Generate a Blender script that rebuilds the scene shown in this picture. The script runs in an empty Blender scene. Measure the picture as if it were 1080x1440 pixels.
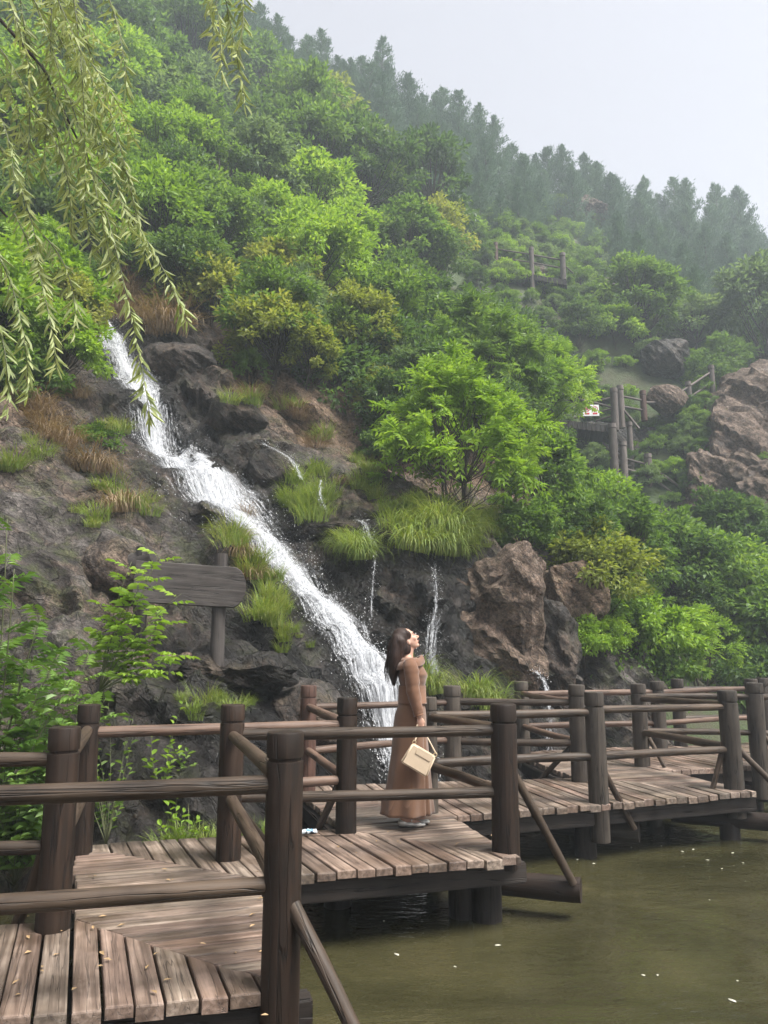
import bpy, bmesh, math, random
import numpy as np
from mathutils import Vector, Matrix, noise, Quaternion
from mathutils.bvhtree import BVHTree

R = math.radians
random.seed(7)
SC = bpy.context.scene
COL = SC.collection

# ------------------------------------------------------------------ camera
FPX, ZC = 1081.0, 1.5                      # focal length in photo pixels, eye height above the deck
PITCH = math.atan(195 / FPX)
cam = bpy.data.cameras.new("camera")
cam.sensor_fit = 'VERTICAL'
cam.sensor_height = 24.0
cam.lens = 24.0 * FPX / 1440
cam.clip_start = 0.05
cam.clip_end = 2000
camo = bpy.data.objects.new("camera", cam)
camo.location = (0, 0, ZC)
camo.rotation_euler = (math.pi / 2 + PITCH, 0, 0)
COL.objects.link(camo)
SC.camera = camo

# ------------------------------------------------------------------ sky, sun, exposure
SUN_EL, SUN_AZ = R(58), R(118)              # azimuth from +Y (ahead) towards +X (right)
world = bpy.data.worlds.new("World")
SC.world = world
world.use_nodes = True
wn = world.node_tree
wn.nodes.clear()
wo = wn.nodes.new("ShaderNodeOutputWorld")
b1 = wn.nodes.new("ShaderNodeBackground")
b2 = wn.nodes.new("ShaderNodeBackground")
add = wn.nodes.new("ShaderNodeAddShader")
sky = wn.nodes.new("ShaderNodeTexSky")
sky.sky_type = 'NISHITA'
sky.sun_disc = False
sky.sun_elevation = SUN_EL
sky.sun_rotation = SUN_AZ
sky.dust_density = 4
sky.air_density = 1.0
hs = wn.nodes.new("ShaderNodeHueSaturation")
hs.inputs["Saturation"].default_value = 0.25
wn.links.new(sky.outputs[0], hs.inputs["Color"])
wn.links.new(hs.outputs[0], b1.inputs[0])
b1.inputs[1].default_value = 0.05
b2.inputs[0].default_value = (0.86, 0.84, 0.94, 1)   # even overcast layer
b2.inputs[1].default_value = 0.22
wn.links.new(b1.outputs[0], add.inputs[0])
wn.links.new(b2.outputs[0], add.inputs[1])
wn.links.new(add.outputs[0], wo.inputs[0])

sl = bpy.data.lights.new("sun", 'SUN')
sl.energy = 5.0
sl.angle = R(28)
sl.color = (1.0, 0.965, 0.90)
so = bpy.data.objects.new("sun", sl)
sdir = Vector((math.sin(SUN_AZ) * math.cos(SUN_EL), math.cos(SUN_AZ) * math.cos(SUN_EL), math.sin(SUN_EL)))
so.rotation_euler = sdir.to_track_quat('Z', 'Y').to_euler()
so.location = (10, -10, 40)
COL.objects.link(so)

SC.view_settings.view_transform = 'Standard'
SC.view_settings.look = 'None'
SC.view_settings.exposure = 1.1
SC.view_settings.gamma = 1
SC.view_settings.use_curve_mapping = False
SC.cycles.max_bounces = 6
SC.cycles.diffuse_bounces = 3
SC.cycles.glossy_bounces = 3
SC.cycles.transmission_bounces = 3
SC.cycles.transparent_max_bounces = 24
SC.cycles.volume_bounces = 1
SC.cycles.use_denoising = True
SC.cycles.use_adaptive_sampling = True
SC.cycles.adaptive_threshold = 0.03

# ------------------------------------------------------------------ layout helpers
def ray(u, v):
    a, b = (u - 540) / FPX, (720 - v) / FPX
    return Vector((a, math.cos(PITCH) - b * math.sin(PITCH), math.sin(PITCH) + b * math.cos(PITCH)))

def gnd(u, v, z=0.0):
    d = ray(u, v)
    t = (z - ZC) / d.z
    return Vector((d.x * t, d.y * t, z))

def at(u, v, Y):
    d = ray(u, v)
    t = Y / d.y
    return Vector((d.x * t, Y, ZC + d.z * t))

# ------------------------------------------------------------------ object helpers
def link(o, parent=None):
    COL.objects.link(o)
    if parent is not None:
        o.parent = parent
    return o

def tag(o, label=None, cat=None, group=None, kind=None):
    if label: o["label"] = label
    if cat: o["category"] = cat
    if group: o["group"] = group
    if kind: o["kind"] = kind
    return o

def empty(name, loc=(0, 0, 0), rz=0.0):
    o = bpy.data.objects.new(name, None)
    o.empty_display_size = 0.2
    o.location = loc
    o.rotation_euler = (0, 0, rz)
    return link(o)

def mesh(name, verts, faces, mat=None, smooth=False):
    me = bpy.data.meshes.new(name)
    me.from_pydata([tuple(v) for v in verts] if not isinstance(verts, np.ndarray) else verts.tolist(), [],
                   faces if not isinstance(faces, np.ndarray) else faces.tolist())
    if mat is not None:
        me.materials.append(mat)
    if smooth:
        me.polygons.foreach_set("use_smooth", [True] * len(me.polygons))
    me.update()
    return me

def obj(name, me, parent=None, loc=None, rot=None):
    o = bpy.data.objects.new(name, me)
    if loc is not None: o.location = loc
    if rot is not None: o.rotation_euler = rot
    return link(o, parent)

def fattr(me, name, vals, domain='POINT'):
    a = me.attributes.new(name, 'FLOAT', domain)
    a.data.foreach_set("value", np.asarray(vals, dtype=np.float32))

def copy_tree(o, parent=None):
    c = o.copy()
    COL.objects.link(c)
    c.parent = parent
    for ch in list(o.children):
        copy_tree(ch, c)
    return c

def tube_geo(pts, radii, sides=8, cap=True):
    """Tapered tube along a polyline -> verts, faces."""
    V, Fc = [], []
    pts = [Vector(p) for p in pts]
    n = len(pts)
    prev = None
    for i, p in enumerate(pts):
        t = (pts[min(i + 1, n - 1)] - pts[max(i - 1, 0)]).normalized()
        if prev is None:
            ref = Vector((0, 0, 1)) if abs(t.z) < 0.9 else Vector((1, 0, 0))
            a = t.cross(ref).normalized()
        else:
            a = (prev - t * prev.dot(t)).normalized()
        prev = a
        b = t.cross(a)
        for k in range(sides):
            an = 2 * math.pi * k / sides
            V.append(p + (a * math.cos(an) + b * math.sin(an)) * radii[i])
    for i in range(n - 1):
        for k in range(sides):
            k2 = (k + 1) % sides
            Fc.append((i * sides + k, i * sides + k2, (i + 1) * sides + k2, (i + 1) * sides + k))
    if cap:
        Fc.append(tuple(range(sides - 1, -1, -1)))
        Fc.append(tuple((n - 1) * sides + k for k in range(sides)))
    return V, Fc

class MB:
    """Collects geometry for ONE mesh."""
    def __init__(s): s.v, s.f = [], []
    def add(s, V, Fc):
        o = len(s.v)
        s.v += [Vector(p) for p in V]
        s.f += [tuple(i + o for i in f) for f in Fc]
        return s
    def tube(s, pts, radii, sides=8, cap=True): return s.add(*tube_geo(pts, radii, sides, cap))
    def box(s, lo, hi):
        x0, y0, z0 = lo; x1, y1, z1 = hi
        V = [(x0, y0, z0), (x1, y0, z0), (x1, y1, z0), (x0, y1, z0), (x0, y0, z1), (x1, y0, z1), (x1, y1, z1), (x0, y1, z1)]
        return s.add(V, [(0, 3, 2, 1), (4, 5, 6, 7), (0, 1, 5, 4), (1, 2, 6, 5), (2, 3, 7, 6), (3, 0, 4, 7)])
    def mesh(s, name, mat, smooth=False): return mesh(name, s.v, s.f, mat, smooth)
    def build(s, name, mat, parent=None, smooth=False): return obj(name, s.mesh(name, mat, smooth), parent)

# ------------------------------------------------------------------ material helpers
class NT:
    def __init__(s, name):
        s.m = bpy.data.materials.new(name)
        s.m.use_nodes = True
        s.t = s.m.node_tree
        s.t.nodes.clear()
        s.out = s.t.nodes.new("ShaderNodeOutputMaterial")
    def n(s, typ, **kw):
        nd = s.t.nodes.new("ShaderNode" + typ)
        ins = kw.pop("ins", {})
        for k, v in kw.items(): setattr(nd, k, v)
        for k, v in ins.items(): s.set(nd.inputs[k], v)
        return nd
    def set(s, sock, v):
        if isinstance(v, bpy.types.NodeSocket): s.t.links.new(v, sock)
        elif isinstance(v, (tuple, list)) and sock.type == 'RGBA': sock.default_value = (*v[:3], 1)
        else: sock.default_value = v
    def math(s, op, a, b=0.0, c=None, clamp=False):
        nd = s.n("Math", operation=op, use_clamp=clamp)
        s.set(nd.inputs[0], a); s.set(nd.inputs[1], b)
        if c is not None: s.set(nd.inputs[2], c)
        return nd.outputs[0]
    def mix(s, f, a, b, blend='MIX'):
        nd = s.n("Mix", data_type='RGBA', blend_type=blend)
        s.set(nd.inputs[0], f); s.set(nd.inputs[6], a); s.set(nd.inputs[7], b)
        return nd.outputs[2]
    def ramp(s, f, stops, interp='LINEAR'):
        nd = s.n("ValToRGB")
        cr = nd.color_ramp
        cr.interpolation = interp
        while len(cr.elements) > 1: cr.elements.remove(cr.elements[-1])
        cr.elements[0].position = stops[0][0]
        def c4(c): return (c, c, c, 1) if isinstance(c, (int, float)) else (*c, 1)
        cr.elements[0].color = c4(stops[0][1])
        for p, c in stops[1:]:
            e = cr.elements.new(p); e.color = c4(c)
        s.set(nd.inputs[0], f)
        return nd.outputs[0]
    def coord(s, which="Object", scale=(1, 1, 1), jitter=False, loc=(0, 0, 0), rot=(0, 0, 0)):
        tc = s.n("TexCoord")
        mp = s.n("Mapping")
        mp.inputs["Scale"].default_value = scale
        mp.inputs["Rotation"].default_value = rot
        src = tc.outputs[which]
        if jitter:
            oi = s.n("ObjectInfo")
            va = s.n("VectorMath", operation='SCALE')
            cx = s.n("CombineXYZ", ins={0: 17.3, 1: 31.7, 2: 23.1})
            s.t.links.new(cx.outputs[0], va.inputs[0])
            s.t.links.new(oi.outputs["Random"], va.inputs["Scale"])
            ad = s.n("VectorMath", operation='ADD')
            s.t.links.new(src, ad.inputs[0]); s.t.links.new(va.outputs[0], ad.inputs[1])
            src = ad.outputs[0]
        s.t.links.new(src, mp.inputs["Vector"])
        return mp.outputs[0]
    def basis(s, rows, scale):
        """Object coordinates read along three tilted axes (bedding of the rock)."""
        src = s.n("TexCoord").outputs["Object"]
        outs = []
        for r, k in zip(rows, scale):
            vm = s.n("VectorMath", operation='DOT_PRODUCT')
            s.t.links.new(src, vm.inputs[0]); vm.inputs[1].default_value = tuple(x * k for x in r)
            outs.append(vm.outputs["Value"])
        cx = s.n("CombineXYZ")
        for i, o in enumerate(outs): s.t.links.new(o, cx.inputs[i])
        return cx.outputs[0]
    def noise(s, vec, scale=5.0, detail=4.0, rough=0.55, dist=0.0):
        nd = s.n("TexNoise", ins={"Scale": scale, "Detail": detail, "Roughness": rough, "Distortion": dist})
        s.t.links.new(vec, nd.inputs["Vector"])
        return nd.outputs[0]
    def voronoi(s, vec, scale=5.0, feature='F1', out="Distance"):
        nd = s.n("TexVoronoi", feature=feature, ins={"Scale": scale})
        s.t.links.new(vec, nd.inputs["Vector"])
        return nd.outputs[out]
    def attr(s, name):
        return s.n("Attribute", attribute_name=name).outputs["Fac"]
    def rand(s): return s.n("ObjectInfo").outputs["Random"]
    def bump(s, h, strength=0.5, dist=0.02, normal=None):
        nd = s.n("Bump", ins={"Strength": strength, "Distance": dist, "Height": h})
        if normal is not None: s.t.links.new(normal, nd.inputs["Normal"])
        return nd.outputs[0]
    def bsdf(s, color, rough=0.6, normal=None, **ins):
        p = s.n("BsdfPrincipled", ins={"Base Color": color, "Roughness": rough, **ins})
        if normal is not None: s.t.links.new(normal, p.inputs["Normal"])
        return p.outputs[0]
    def done(s, sh):
        s.t.links.new(sh, s.out.inputs[0])
        return s.m

def plain_mat(name, col, rough=0.6, metallic=0.0, var=0.12, scale=30, bump=0.0):
    t = NT(name)
    n1 = t.noise(t.coord("Object"), scale, 5)
    c = t.mix(n1, tuple(x * (1 - var) for x in col), tuple(min(1, x * (1 + var)) for x in col))
    nm = t.bump(n1, bump, 0.003) if bump else None
    return t.done(t.bsdf(c, rough, nm, Metallic=metallic))

def log_mat(name, dark, mid, light, rough=0.6):
    """Round timber; grain runs along the object's local Z."""
    t = NT(name)
    v = t.coord("Object", (1, 1, 1), True)
    vg = t.coord("Object", (26, 26, 1.6), True)
    g = t.noise(vg, 1.0, 7, 0.65)
    big = t.noise(v, 2.2, 4)
    c = t.ramp(g, [(0.30, dark), (0.52, mid), (0.75, light)])
    c = t.mix(t.ramp(big, [(0.35, 0), (0.72, 0.75)]), c, light)
    vc = t.coord("Object", (15, 15, 0.7), True)
    cr = t.noise(vc, 1.0, 3, 0.5, 0.4)
    crack = t.ramp(t.math('ABSOLUTE', t.math('SUBTRACT', cr, 0.5)), [(0.0, 1), (0.018, 0)])
    c = t.mix(t.math('MULTIPLY', crack, 0.8), c, tuple(x * 0.3 for x in dark))
    hv = t.math('MULTIPLY_ADD', t.rand(), 0.5, 0.75)
    c = t.mix(1.0, c, t.n("CombineColor", ins={0: hv, 1: hv, 2: hv}).outputs[0], 'MULTIPLY')
    h = t.math('SUBTRACT', g, t.math('MULTIPLY', crack, 0.9))
    nm = t.bump(h, 0.7, 0.006)
    return t.done(t.bsdf(c, rough, nm, **{"Specular IOR Level": 0.3}))

# ================================================================== THE SETTING
M = {}
# bedding: layers dip towards the lower right, along the fall
_bn = Vector((0.66, -0.30, 0.69)).normalized()
_bs = Vector((0.72, 0.20, -0.66)); _bs = (_bs - _bn * _bs.dot(_bn)).normalized()
BEDROWS = [tuple(_bs), tuple(_bn.cross(_bs)), tuple(_bn)]

def rock_mat(name, wetness=None, brown=0.5):
    """Layered rock. Point attributes: wet (dark, shiny; also shade painted on some hill rocks), soil (brown dry earth), moss."""
    t = NT(name)
    v = t.coord("Object")
    vs = t.basis(BEDROWS, (0.8, 1.0, 3.0))
    a = t.noise(vs, 1.5, 9, 0.66, 0.6)
    b = t.noise(v, 5.5, 9, 0.68)
    big = t.noise(v, 0.55, 5)
    fine = t.noise(v, 34, 6, 0.75)
    grey = t.ramp(a, [(0.34, (0.018, 0.015, 0.014)), (0.47, (0.055, 0.048, 0.045)), (0.57, (0.105, 0.094, 0.089)), (0.72, (0.23, 0.21, 0.20))])
    brn = t.ramp(b, [(0.33, (0.042, 0.028, 0.020)), (0.50, (0.110, 0.078, 0.059)), (0.68, (0.235, 0.178, 0.144))])
    fb = t.ramp(t.math('ADD', big, t.math('MULTIPLY', t.math('SUBTRACT', b, 0.5), 0.5)), [(0.60 - brown * 0.4, 0), (0.80 - brown * 0.4, 1)])
    c = t.mix(fb, grey, brn)
    soil = t.ramp(b, [(0.3, (0.07, 0.048, 0.034)), (0.5, (0.16, 0.105, 0.07)), (0.7, (0.27, 0.19, 0.13))])
    c = t.mix(t.math('MULTIPLY', t.attr("soil"), 0.9), c, soil)
    crk2 = t.voronoi(vs, 3.1, 'DISTANCE_TO_EDGE')
    wob = t.noise(v, 9, 3)
    ck = t.ramp(t.math('ADD', crk2, t.math('MULTIPLY', wob, 0.06)), [(0.03, 1), (0.055, 0)])
    c = t.mix(t.math('MULTIPLY', ck, 0.55), c, (0.02, 0.017, 0.015))
    # moss / lichen, mostly on the damp places
    mf = t.math('MULTIPLY', t.attr("moss"), t.ramp(t.noise(v, 3.0, 6, 0.7), [(0.48, 0), (0.62, 1)]))
    c = t.mix(t.math('MULTIPLY', mf, 0.8), c, t.mix(fine, (0.035, 0.05, 0.012), (0.11, 0.14, 0.035)))
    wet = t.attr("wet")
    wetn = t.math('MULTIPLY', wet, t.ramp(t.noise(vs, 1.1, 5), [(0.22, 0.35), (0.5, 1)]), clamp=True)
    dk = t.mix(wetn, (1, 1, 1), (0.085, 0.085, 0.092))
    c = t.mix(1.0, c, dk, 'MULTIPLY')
    mid = t.noise(v, 17, 6, 0.7, 0.4)
    c = t.mix(0.75, c, t.mix(t.ramp(mid, [(0.36, 0), (0.64, 1)]), (0.42, 0.41, 0.40), (1.55, 1.52, 1.48)), 'MULTIPLY')
    hn = t.mix(t.ramp(fine, [(0.3, 0), (0.7, 1)]), (0.35, 0.34, 0.33), (1.6, 1.58, 1.55))
    c = t.mix(0.8, c, hn, 'MULTIPLY')
    rg = t.math('SUBTRACT', 0.82, t.math('MULTIPLY', wetn, 0.52))
    h = t.math('ADD', t.math('ADD', t.math('MULTIPLY', a, 1.0), t.math('MULTIPLY', b, 0.55)), t.math('MULTIPLY', mid, 0.22))
    h = t.math('SUBTRACT', h, t.math('MULTIPLY', ck, 0.35))
    n1 = t.bump(h, 1.0, 0.16)
    n2 = t.bump(fine, 0.8, 0.02, n1)
    return t.done(t.bsdf(c, rg, n2, **{"Specular IOR Level": 0.32}))

M['rock'] = rock_mat("rock_wet", brown=0.35)
M['rock_brown'] = rock_mat("rock_brown", brown=0.95)

def ground_mat():
    t = NT("forest_floor")
    v = t.coord("Object")
    a = t.noise(v, 0.35, 6)
    b = t.noise(v, 6, 8, 0.7)
    c = t.mix(t.ramp(a, [(0.45, 0), (0.6, 1)]), t.mix(b, (0.018, 0.032, 0.009), (0.055, 0.085, 0.022)), t.mix(b, (0.024, 0.024, 0.012), (0.07, 0.066, 0.032)))
    return t.done(t.bsdf(c, 0.9, t.bump(b, 0.8, 0.15)))
M['floor'] = ground_mat()

def water_mat():
    t = NT("pond_water")
    v = t.coord("Object", (1, 1.9, 1))
    w1 = t.noise(v, 1.5, 4, 0.6, 0.6)
    w2 = t.noise(v, 6.5, 3, 0.55, 0.4)
    h = t.math('ADD', t.math('MULTIPLY', w1, 1.0), t.math('MULTIPLY', w2, 0.42))
    mur = t.noise(t.coord("Object", (0.6, 1.0, 1)), 0.8, 6, 0.6, 0.8)
    c = t.ramp(mur, [(0.35, (0.021, 0.020, 0.009)), (0.55, (0.040, 0.037, 0.017)), (0.75, (0.072, 0.061, 0.030))])
    nm = t.bump(h, 0.20, 0.10)
    return t.done(t.bsdf(c, 0.035, nm, IOR=1.33, **{"Specular IOR Level": 0.55}))
M['water'] = water_mat()

WATER_Z = -0.55
me = mesh("water", [(-90, -60, 0), (160, -60, 0), (160, 140, 0), (-90, 140, 0)], [(0, 1, 2, 3)], M['water'])
tag(obj("water", me, loc=(0, 0, WATER_Z)), kind="structure")

# ---- terrain: smooth base through surveyed points, then broken rock on top
CTRL = []
def cp(u, v, Y): CTRL.append(tuple(at(u, v, Y)))
def cw(x, y, z): CTRL.append((x, y, z))
for a in [(-9, 2, -1.0), (-6, 3.0, -1.0), (-4, 4.5, -1.0), (-1.5, 7.2, -1.0), (-3.0, 6.9, -0.75), (0, 9.3, -0.9), (2, 10.5, -1.1), (3, 12.0, -1.1), (5.5, 13.3, -1.1), (9, 16, -1.1), (15, 20, -1.0), (30, 26, -1.0),
          (1.5, 4, -1.3), (6, 6, -1.3), (14, 10, -1.3), (40, 12, -1.4), (-5.2, 6.6, -0.5), (-8, 6.5, 0.5)]: cw(*a)
for a in [(300, 1165, 7.8), (200, 1180, 7.6), (300, 1010, 8.4), (170, 960, 8.4), (420, 1120, 8.6), (400, 985, 9.7),
          (290, 912, 9.3), (200, 912, 9.4), (330, 900, 9.9), (90, 860, 9.6), (0, 780, 9.6), (0, 640, 11.2), (0, 560, 12.4), (-150, 600, 11),
          (100, 590, 13.0), (160, 690, 12.6), (240, 730, 12.2), (300, 745, 12.4), (330, 830, 11.2), (390, 900, 10.6),
          (130, 470, 17.0), (250, 490, 16.6), (310, 570, 15.4), (330, 640, 14.6), (410, 590, 16.8), (490, 650, 16.4),
          (190, 545, 15.8), (235, 630, 14.7), (300, 695, 13.7), (390, 770, 12.6), (470, 880, 11.5), (545, 985, 10.6), (600, 1090, 10.0),
          (450, 740, 13.2), (540, 750, 13.2), (620, 755, 13.4), (700, 755, 14.0), (500, 800, 12.5), (600, 830, 12.3), (560, 920, 11.6), (640, 990, 11.9),
          (780, 980, 13.2), (770, 830, 14.5), (850, 830, 16.0), (930, 940, 16.5), (1000, 960, 19), (1080, 960, 22), (1000, 880, 22),
          (560, 680, 17.0), (640, 690, 17.5), (700, 640, 20.0), (560, 560, 20.5), (400, 480, 19.5), (850, 770, 22.5), (1000, 760, 27), (1010, 590, 31), (1080, 620, 30),
          (140, 400, 19), (0, 480, 15.5), (0, 330, 20), (250, 400, 22), (0, 150, 27), (200, 250, 31), (420, 330, 30), (560, 430, 27),
          (745, 425, 37), (620, 350, 38), (850, 625, 33), (870, 450, 38), (960, 530, 36), (900, 722, 28.5), (960, 745, 28),
          (350, 95, 58), (500, 160, 62), (620, 215, 65), (700, 255, 68), (880, 325, 76), (1075, 375, 84), (200, 20, 52), (0, -90, 48),
          (450, 260, 46), (650, 300, 50), (850, 380, 56), (1050, 440, 60)]: cp(*a)
for a in [(-14, 80, 45), (6, 88, 44), (30, 100, 42), (60, 112, 30), (80, 95, 33), (75, 60, 8), (50, 45, 4), (-60, 50, 55), (-60, 80, 50), (-45, 20, 22), (-25, 8, 6), (-40, 100, 40), (55, 80, 33), (-20, 30, 24)]: cw(*a)
CT = np.array(CTRL)

def tps_fit(P, z, lam=1e-3):
    n = len(P)
    d = np.linalg.norm(P[:, None] - P[None], axis=2)
    K = d                                      # conical kernel: stays close to its points, no overshoot
    A = np.zeros((n + 3, n + 3))
    A[:n, :n] = K + lam * np.eye(n)
    A[:n, n] = 1; A[:n, n + 1:] = P
    A[n, :n] = 1; A[n + 1:, :n] = P.T
    return np.linalg.solve(A, np.concatenate([z, [0, 0, 0]]))
SOL = tps_fit(CT[:, :2], CT[:, 2])

# deck centre line, kept free of rock
DECK_LINE = [(-4, 3.8), (-1.1, 4.2), (-1.65, 6.0), (0.25, 6.5), (-0.2, 8.2), (1.5, 8.9), (3.1, 9.2), (2.8, 11.0), (4.5, 11.2), (9.0, 12.2)]

def seg_dist(x, y, line):
    best = np.full(x.shape, 1e9)
    for (x0, y0), (x1, y1) in zip(line[:-1], line[1:]):
        dx, dy = x1 - x0, y1 - y0
        t = np.clip(((x - x0) * dx + (y - y0) * dy) / (dx * dx + dy * dy), 0, 1)
        best = np.minimum(best, np.hypot(x - x0 - t * dx, y - y0 - t * dy))
    return best

def base_h(x, y):
    x = np.asarray(x, float); y = np.asarray(y, float)
    sh = x.shape
    Q = np.stack([x.ravel(), y.ravel()], 1)
    out = np.empty(len(Q))
    for i in range(0, len(Q), 20000):
        q = Q[i:i + 20000]
        d = np.linalg.norm(q[:, None] - CT[None, :, :2], axis=2)
        out[i:i + 20000] = d @ SOL[:-3] + SOL[-3] + q @ SOL[-2:]
    h = out.reshape(sh)
    dd = seg_dist(x, y, DECK_LINE)
    lim = -0.75 + np.clip((dd - 0.85) / 0.45, 0, 50) ** 2 * 14
    return np.minimum(h, lim)

def hsh(c, k=0.0):
    s = math.sin(c[0] * 127.1 + c[1] * 311.7 + c[2] * 74.7 + k * 53.3) * 43758.5453
    return s - math.floor(s)

BED = Matrix(BEDROWS)
BEDN = Vector(BEDROWS[2])
def facet(p, size, tilt, step):
    """Offset that turns a smooth surface into blocky broken rock."""
    q = BED @ p
    q = Vector((q.x / (size * 1.5), q.y / size, q.z / (size * 0.62)))
    q = q + noise.noise_vector(q * 0.9) * 0.3
    ds, cs = noise.voronoi(q)
    c = cs[0]
    d = q - c
    tv = Vector((hsh(c, 1) - 0.5, hsh(c, 2) - 0.5, hsh(c, 3) - 0.5)) * 2
    a = tv.dot(d) * tilt + (hsh(c, 4) - 0.5) * step
    w = min(1.0, (ds[1] - ds[0]) / 0.16)          # soften the riser between two blocks
    if w < 1.0:
        c2 = cs[1]
        t2 = Vector((hsh(c2, 1) - 0.5, hsh(c2, 2) - 0.5, hsh(c2, 3) - 0.5)) * 2
        b = t2.dot(q - c2) * tilt + (hsh(c2, 4) - 0.5) * step
        w = w * w * (3 - 2 * w) * 0.5 + 0.5
        a = a * w + b * (1 - w)
    return a * size

def rock_off(p, amp=1.0, fine=True):
    o = facet(p, 1.7, 0.26, 0.16) + facet(p + Vector((9, 4, 2)), 0.65, 0.28, 0.17)
    if fine: o += facet(p + Vector((3, 7, 5)), 0.27, 0.28, 0.16) + noise.turbulence(p * 3.0, 4, True) * 0.05
    o += (noise.fractal(p * 0.8, 1.0, 2.0, 4) * 0.12)
    # bedding ledges: a slow rise and a sharp drop, layer after layer
    z = BEDN.dot(p)
    s1 = z / 0.46 + 0.55 * noise.noise(p * 0.55) + 0.12 * noise.noise(p * 2.1)
    f1 = s1 - math.floor(s1)
    s2 = z / 0.17 + 0.7 * noise.noise(p * 0.9 + Vector((7, 1, 3)))
    f2 = s2 - math.floor(s2)
    k1 = 0.5 + 0.5 * noise.noise(p * 0.5 + Vector((31, 5, 9)))
    o += (0.5 - min(f1, (1 - f1) * 7)) * 0.17 * k1 + (0.5 - min(f2, (1 - f2) * 5)) * 0.055
    return o * amp

# flow line of the fall, used to wet and carve the rock
FALL_PX = [(128, 440, 17.2), (150, 470, 16.8), (190, 540, 15.8), (232, 630, 14.6), (268, 668, 14.0), (315, 700, 13.5), (370, 750, 12.8), (410, 800, 12.2), (460, 870, 11.55), (510, 945, 10.95), (548, 995, 10.55), (575, 1060, 10.2), (590, 1120, 9.95)]
FALL = [at(*a) for a in FALL_PX]
FALL_XY = [(p.x, p.y) for p in FALL]

# ---- near rock face
def build_rock_face():
    xs = np.arange(-11.0, 5.6, 0.05)
    ys = np.arange(6.6, 19.6, 0.05)
    X, Y = np.meshgrid(xs, ys)
    Z = base_h(X, Y)
    fd = seg_dist(X, Y, FALL_XY)
    Z = Z - 0.22 * np.exp(-(fd / 0.55) ** 2)
    gy, gx = np.gradient(Z, 0.05, 0.05)
    N = np.stack([-gx, -gy, np.ones_like(Z)], -1)
    N /= np.linalg.norm(N, axis=2, keepdims=True)
    P = np.stack([X, Y, Z], -1).reshape(-1, 3)
    N = N.reshape(-1, 3)
    off = np.empty(len(P))
    for i, p in enumerate(P):
        off[i] = rock_off(Vector(p))
    P = P + N * (off * 1.0)[:, None]
    nx, ny = len(xs), len(ys)
    idx = np.arange(nx * ny).reshape(ny, nx)
    F = np.stack([idx[:-1, :-1], idx[:-1, 1:], idx[1:, 1:], idx[1:, :-1]], -1).reshape(-1, 4)
    me = mesh("rock_face", P, F, M['rock'], False)
    fdv = fd.ravel()
    x, y, z = P[:, 0], P[:, 1], P[:, 2]
    right = np.clip((x + 0.8) / 0.8, 0, 1) * np.clip((y - 10.3) / 1.0, 0, 1) * np.clip((14.3 - y) / 0.8, 0, 1) * np.clip((3.0 - x) / 0.8, 0, 1)
    wet = np.exp(-(fdv / 1.5) ** 2) + right * 0.95 + np.clip((1.1 - z) / 1.2, 0, 1) * 0.35
    wet += np.clip(1 - np.hypot(x + 1.6, (y - 9.2)) / 2.6, 0, 1) * 0.9 + 0.12
    wet = np.clip(wet, 0, 1)
    soil = np.clip((y - 15.3) / 1.5, 0, 1) * np.clip((x + 4.8) / 1.0, 0, 1) + np.clip((-5.0 - x) / 1.5, 0, 1) * np.clip((z - 4.2) / 1.5, 0, 1) * 0.8
    soil = np.clip(soil * (1 - wet * 0.8), 0, 1)
    fattr(me, "wet", wet); fattr(me, "soil", soil)
    fattr(me, "moss", np.clip(0.25 + 0.5 * N[:, 2] * (1 - soil), 0, 1) * (z < 9))
    return me, P, F
rf_me, RF_P, RF_F = build_rock_face()
rock_face = tag(obj("rock_face", rf_me), kind="structure")

# ---- far hillside (coarse; dips under the near rock)
def build_hill():
    xs = np.concatenate([np.arange(-70, -14, 2.0), np.arange(-14, 50, 0.8), np.arange(50, 90, 2.0)])
    ys = np.concatenate([np.arange(2, 50, 0.8), np.arange(50, 118, 1.6)])
    X, Y = np.meshgrid(xs, ys)
    Z = base_h(X, Y)
    inside = (X > -10.6) & (X < 5.2) & (Y > 6.2) & (Y < 19.2)
    Z = np.where(inside, Z - 0.9, Z)
    P = np.stack([X, Y, Z], -1).reshape(-1, 3)
    for p in P:
        p[2] += noise.fractal(Vector(p) * 0.25, 1.0, 2.0, 3) * 0.45
    nx, ny = len(xs), len(ys)
    idx = np.arange(nx * ny).reshape(ny, nx)
    F = np.stack([idx[:-1, :-1], idx[:-1, 1:], idx[1:, 1:], idx[1:, :-1]], -1).reshape(-1, 4)
    return mesh("hillside", P, F, M['floor'], True), P, F
h_me, H_P, H_F = build_hill()
tag(obj("hillside", h_me), kind="structure")
BV_ROCK = BVHTree.FromPolygons([Vector(p) for p in RF_P], RF_F.tolist())
BV_HILL = BVHTree.FromPolygons([Vector(p) for p in H_P], H_F.tolist())

def ground_z(x, y):
    z = -9
    for b in (BV_ROCK, BV_HILL):
        h = b.ray_cast(Vector((x, y, 200)), Vector((0, 0, -1)))
        if h[0] is not None: z = max(z, h[0].z)
    return z

def hit(u, v, near=6.6):
    """Where the sight line through a photo point meets the land."""
    o = Vector((0, 0, ZC)); d = ray(u, v).normalized()
    best = None
    for b in (BV_ROCK, BV_HILL):
        h = b.ray_cast(o + d * near, d)
        if h[0] is not None and (best is None or (h[0] - o).length < (best[0] - o).length): best = (h[0], h[1])
    return best

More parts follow.
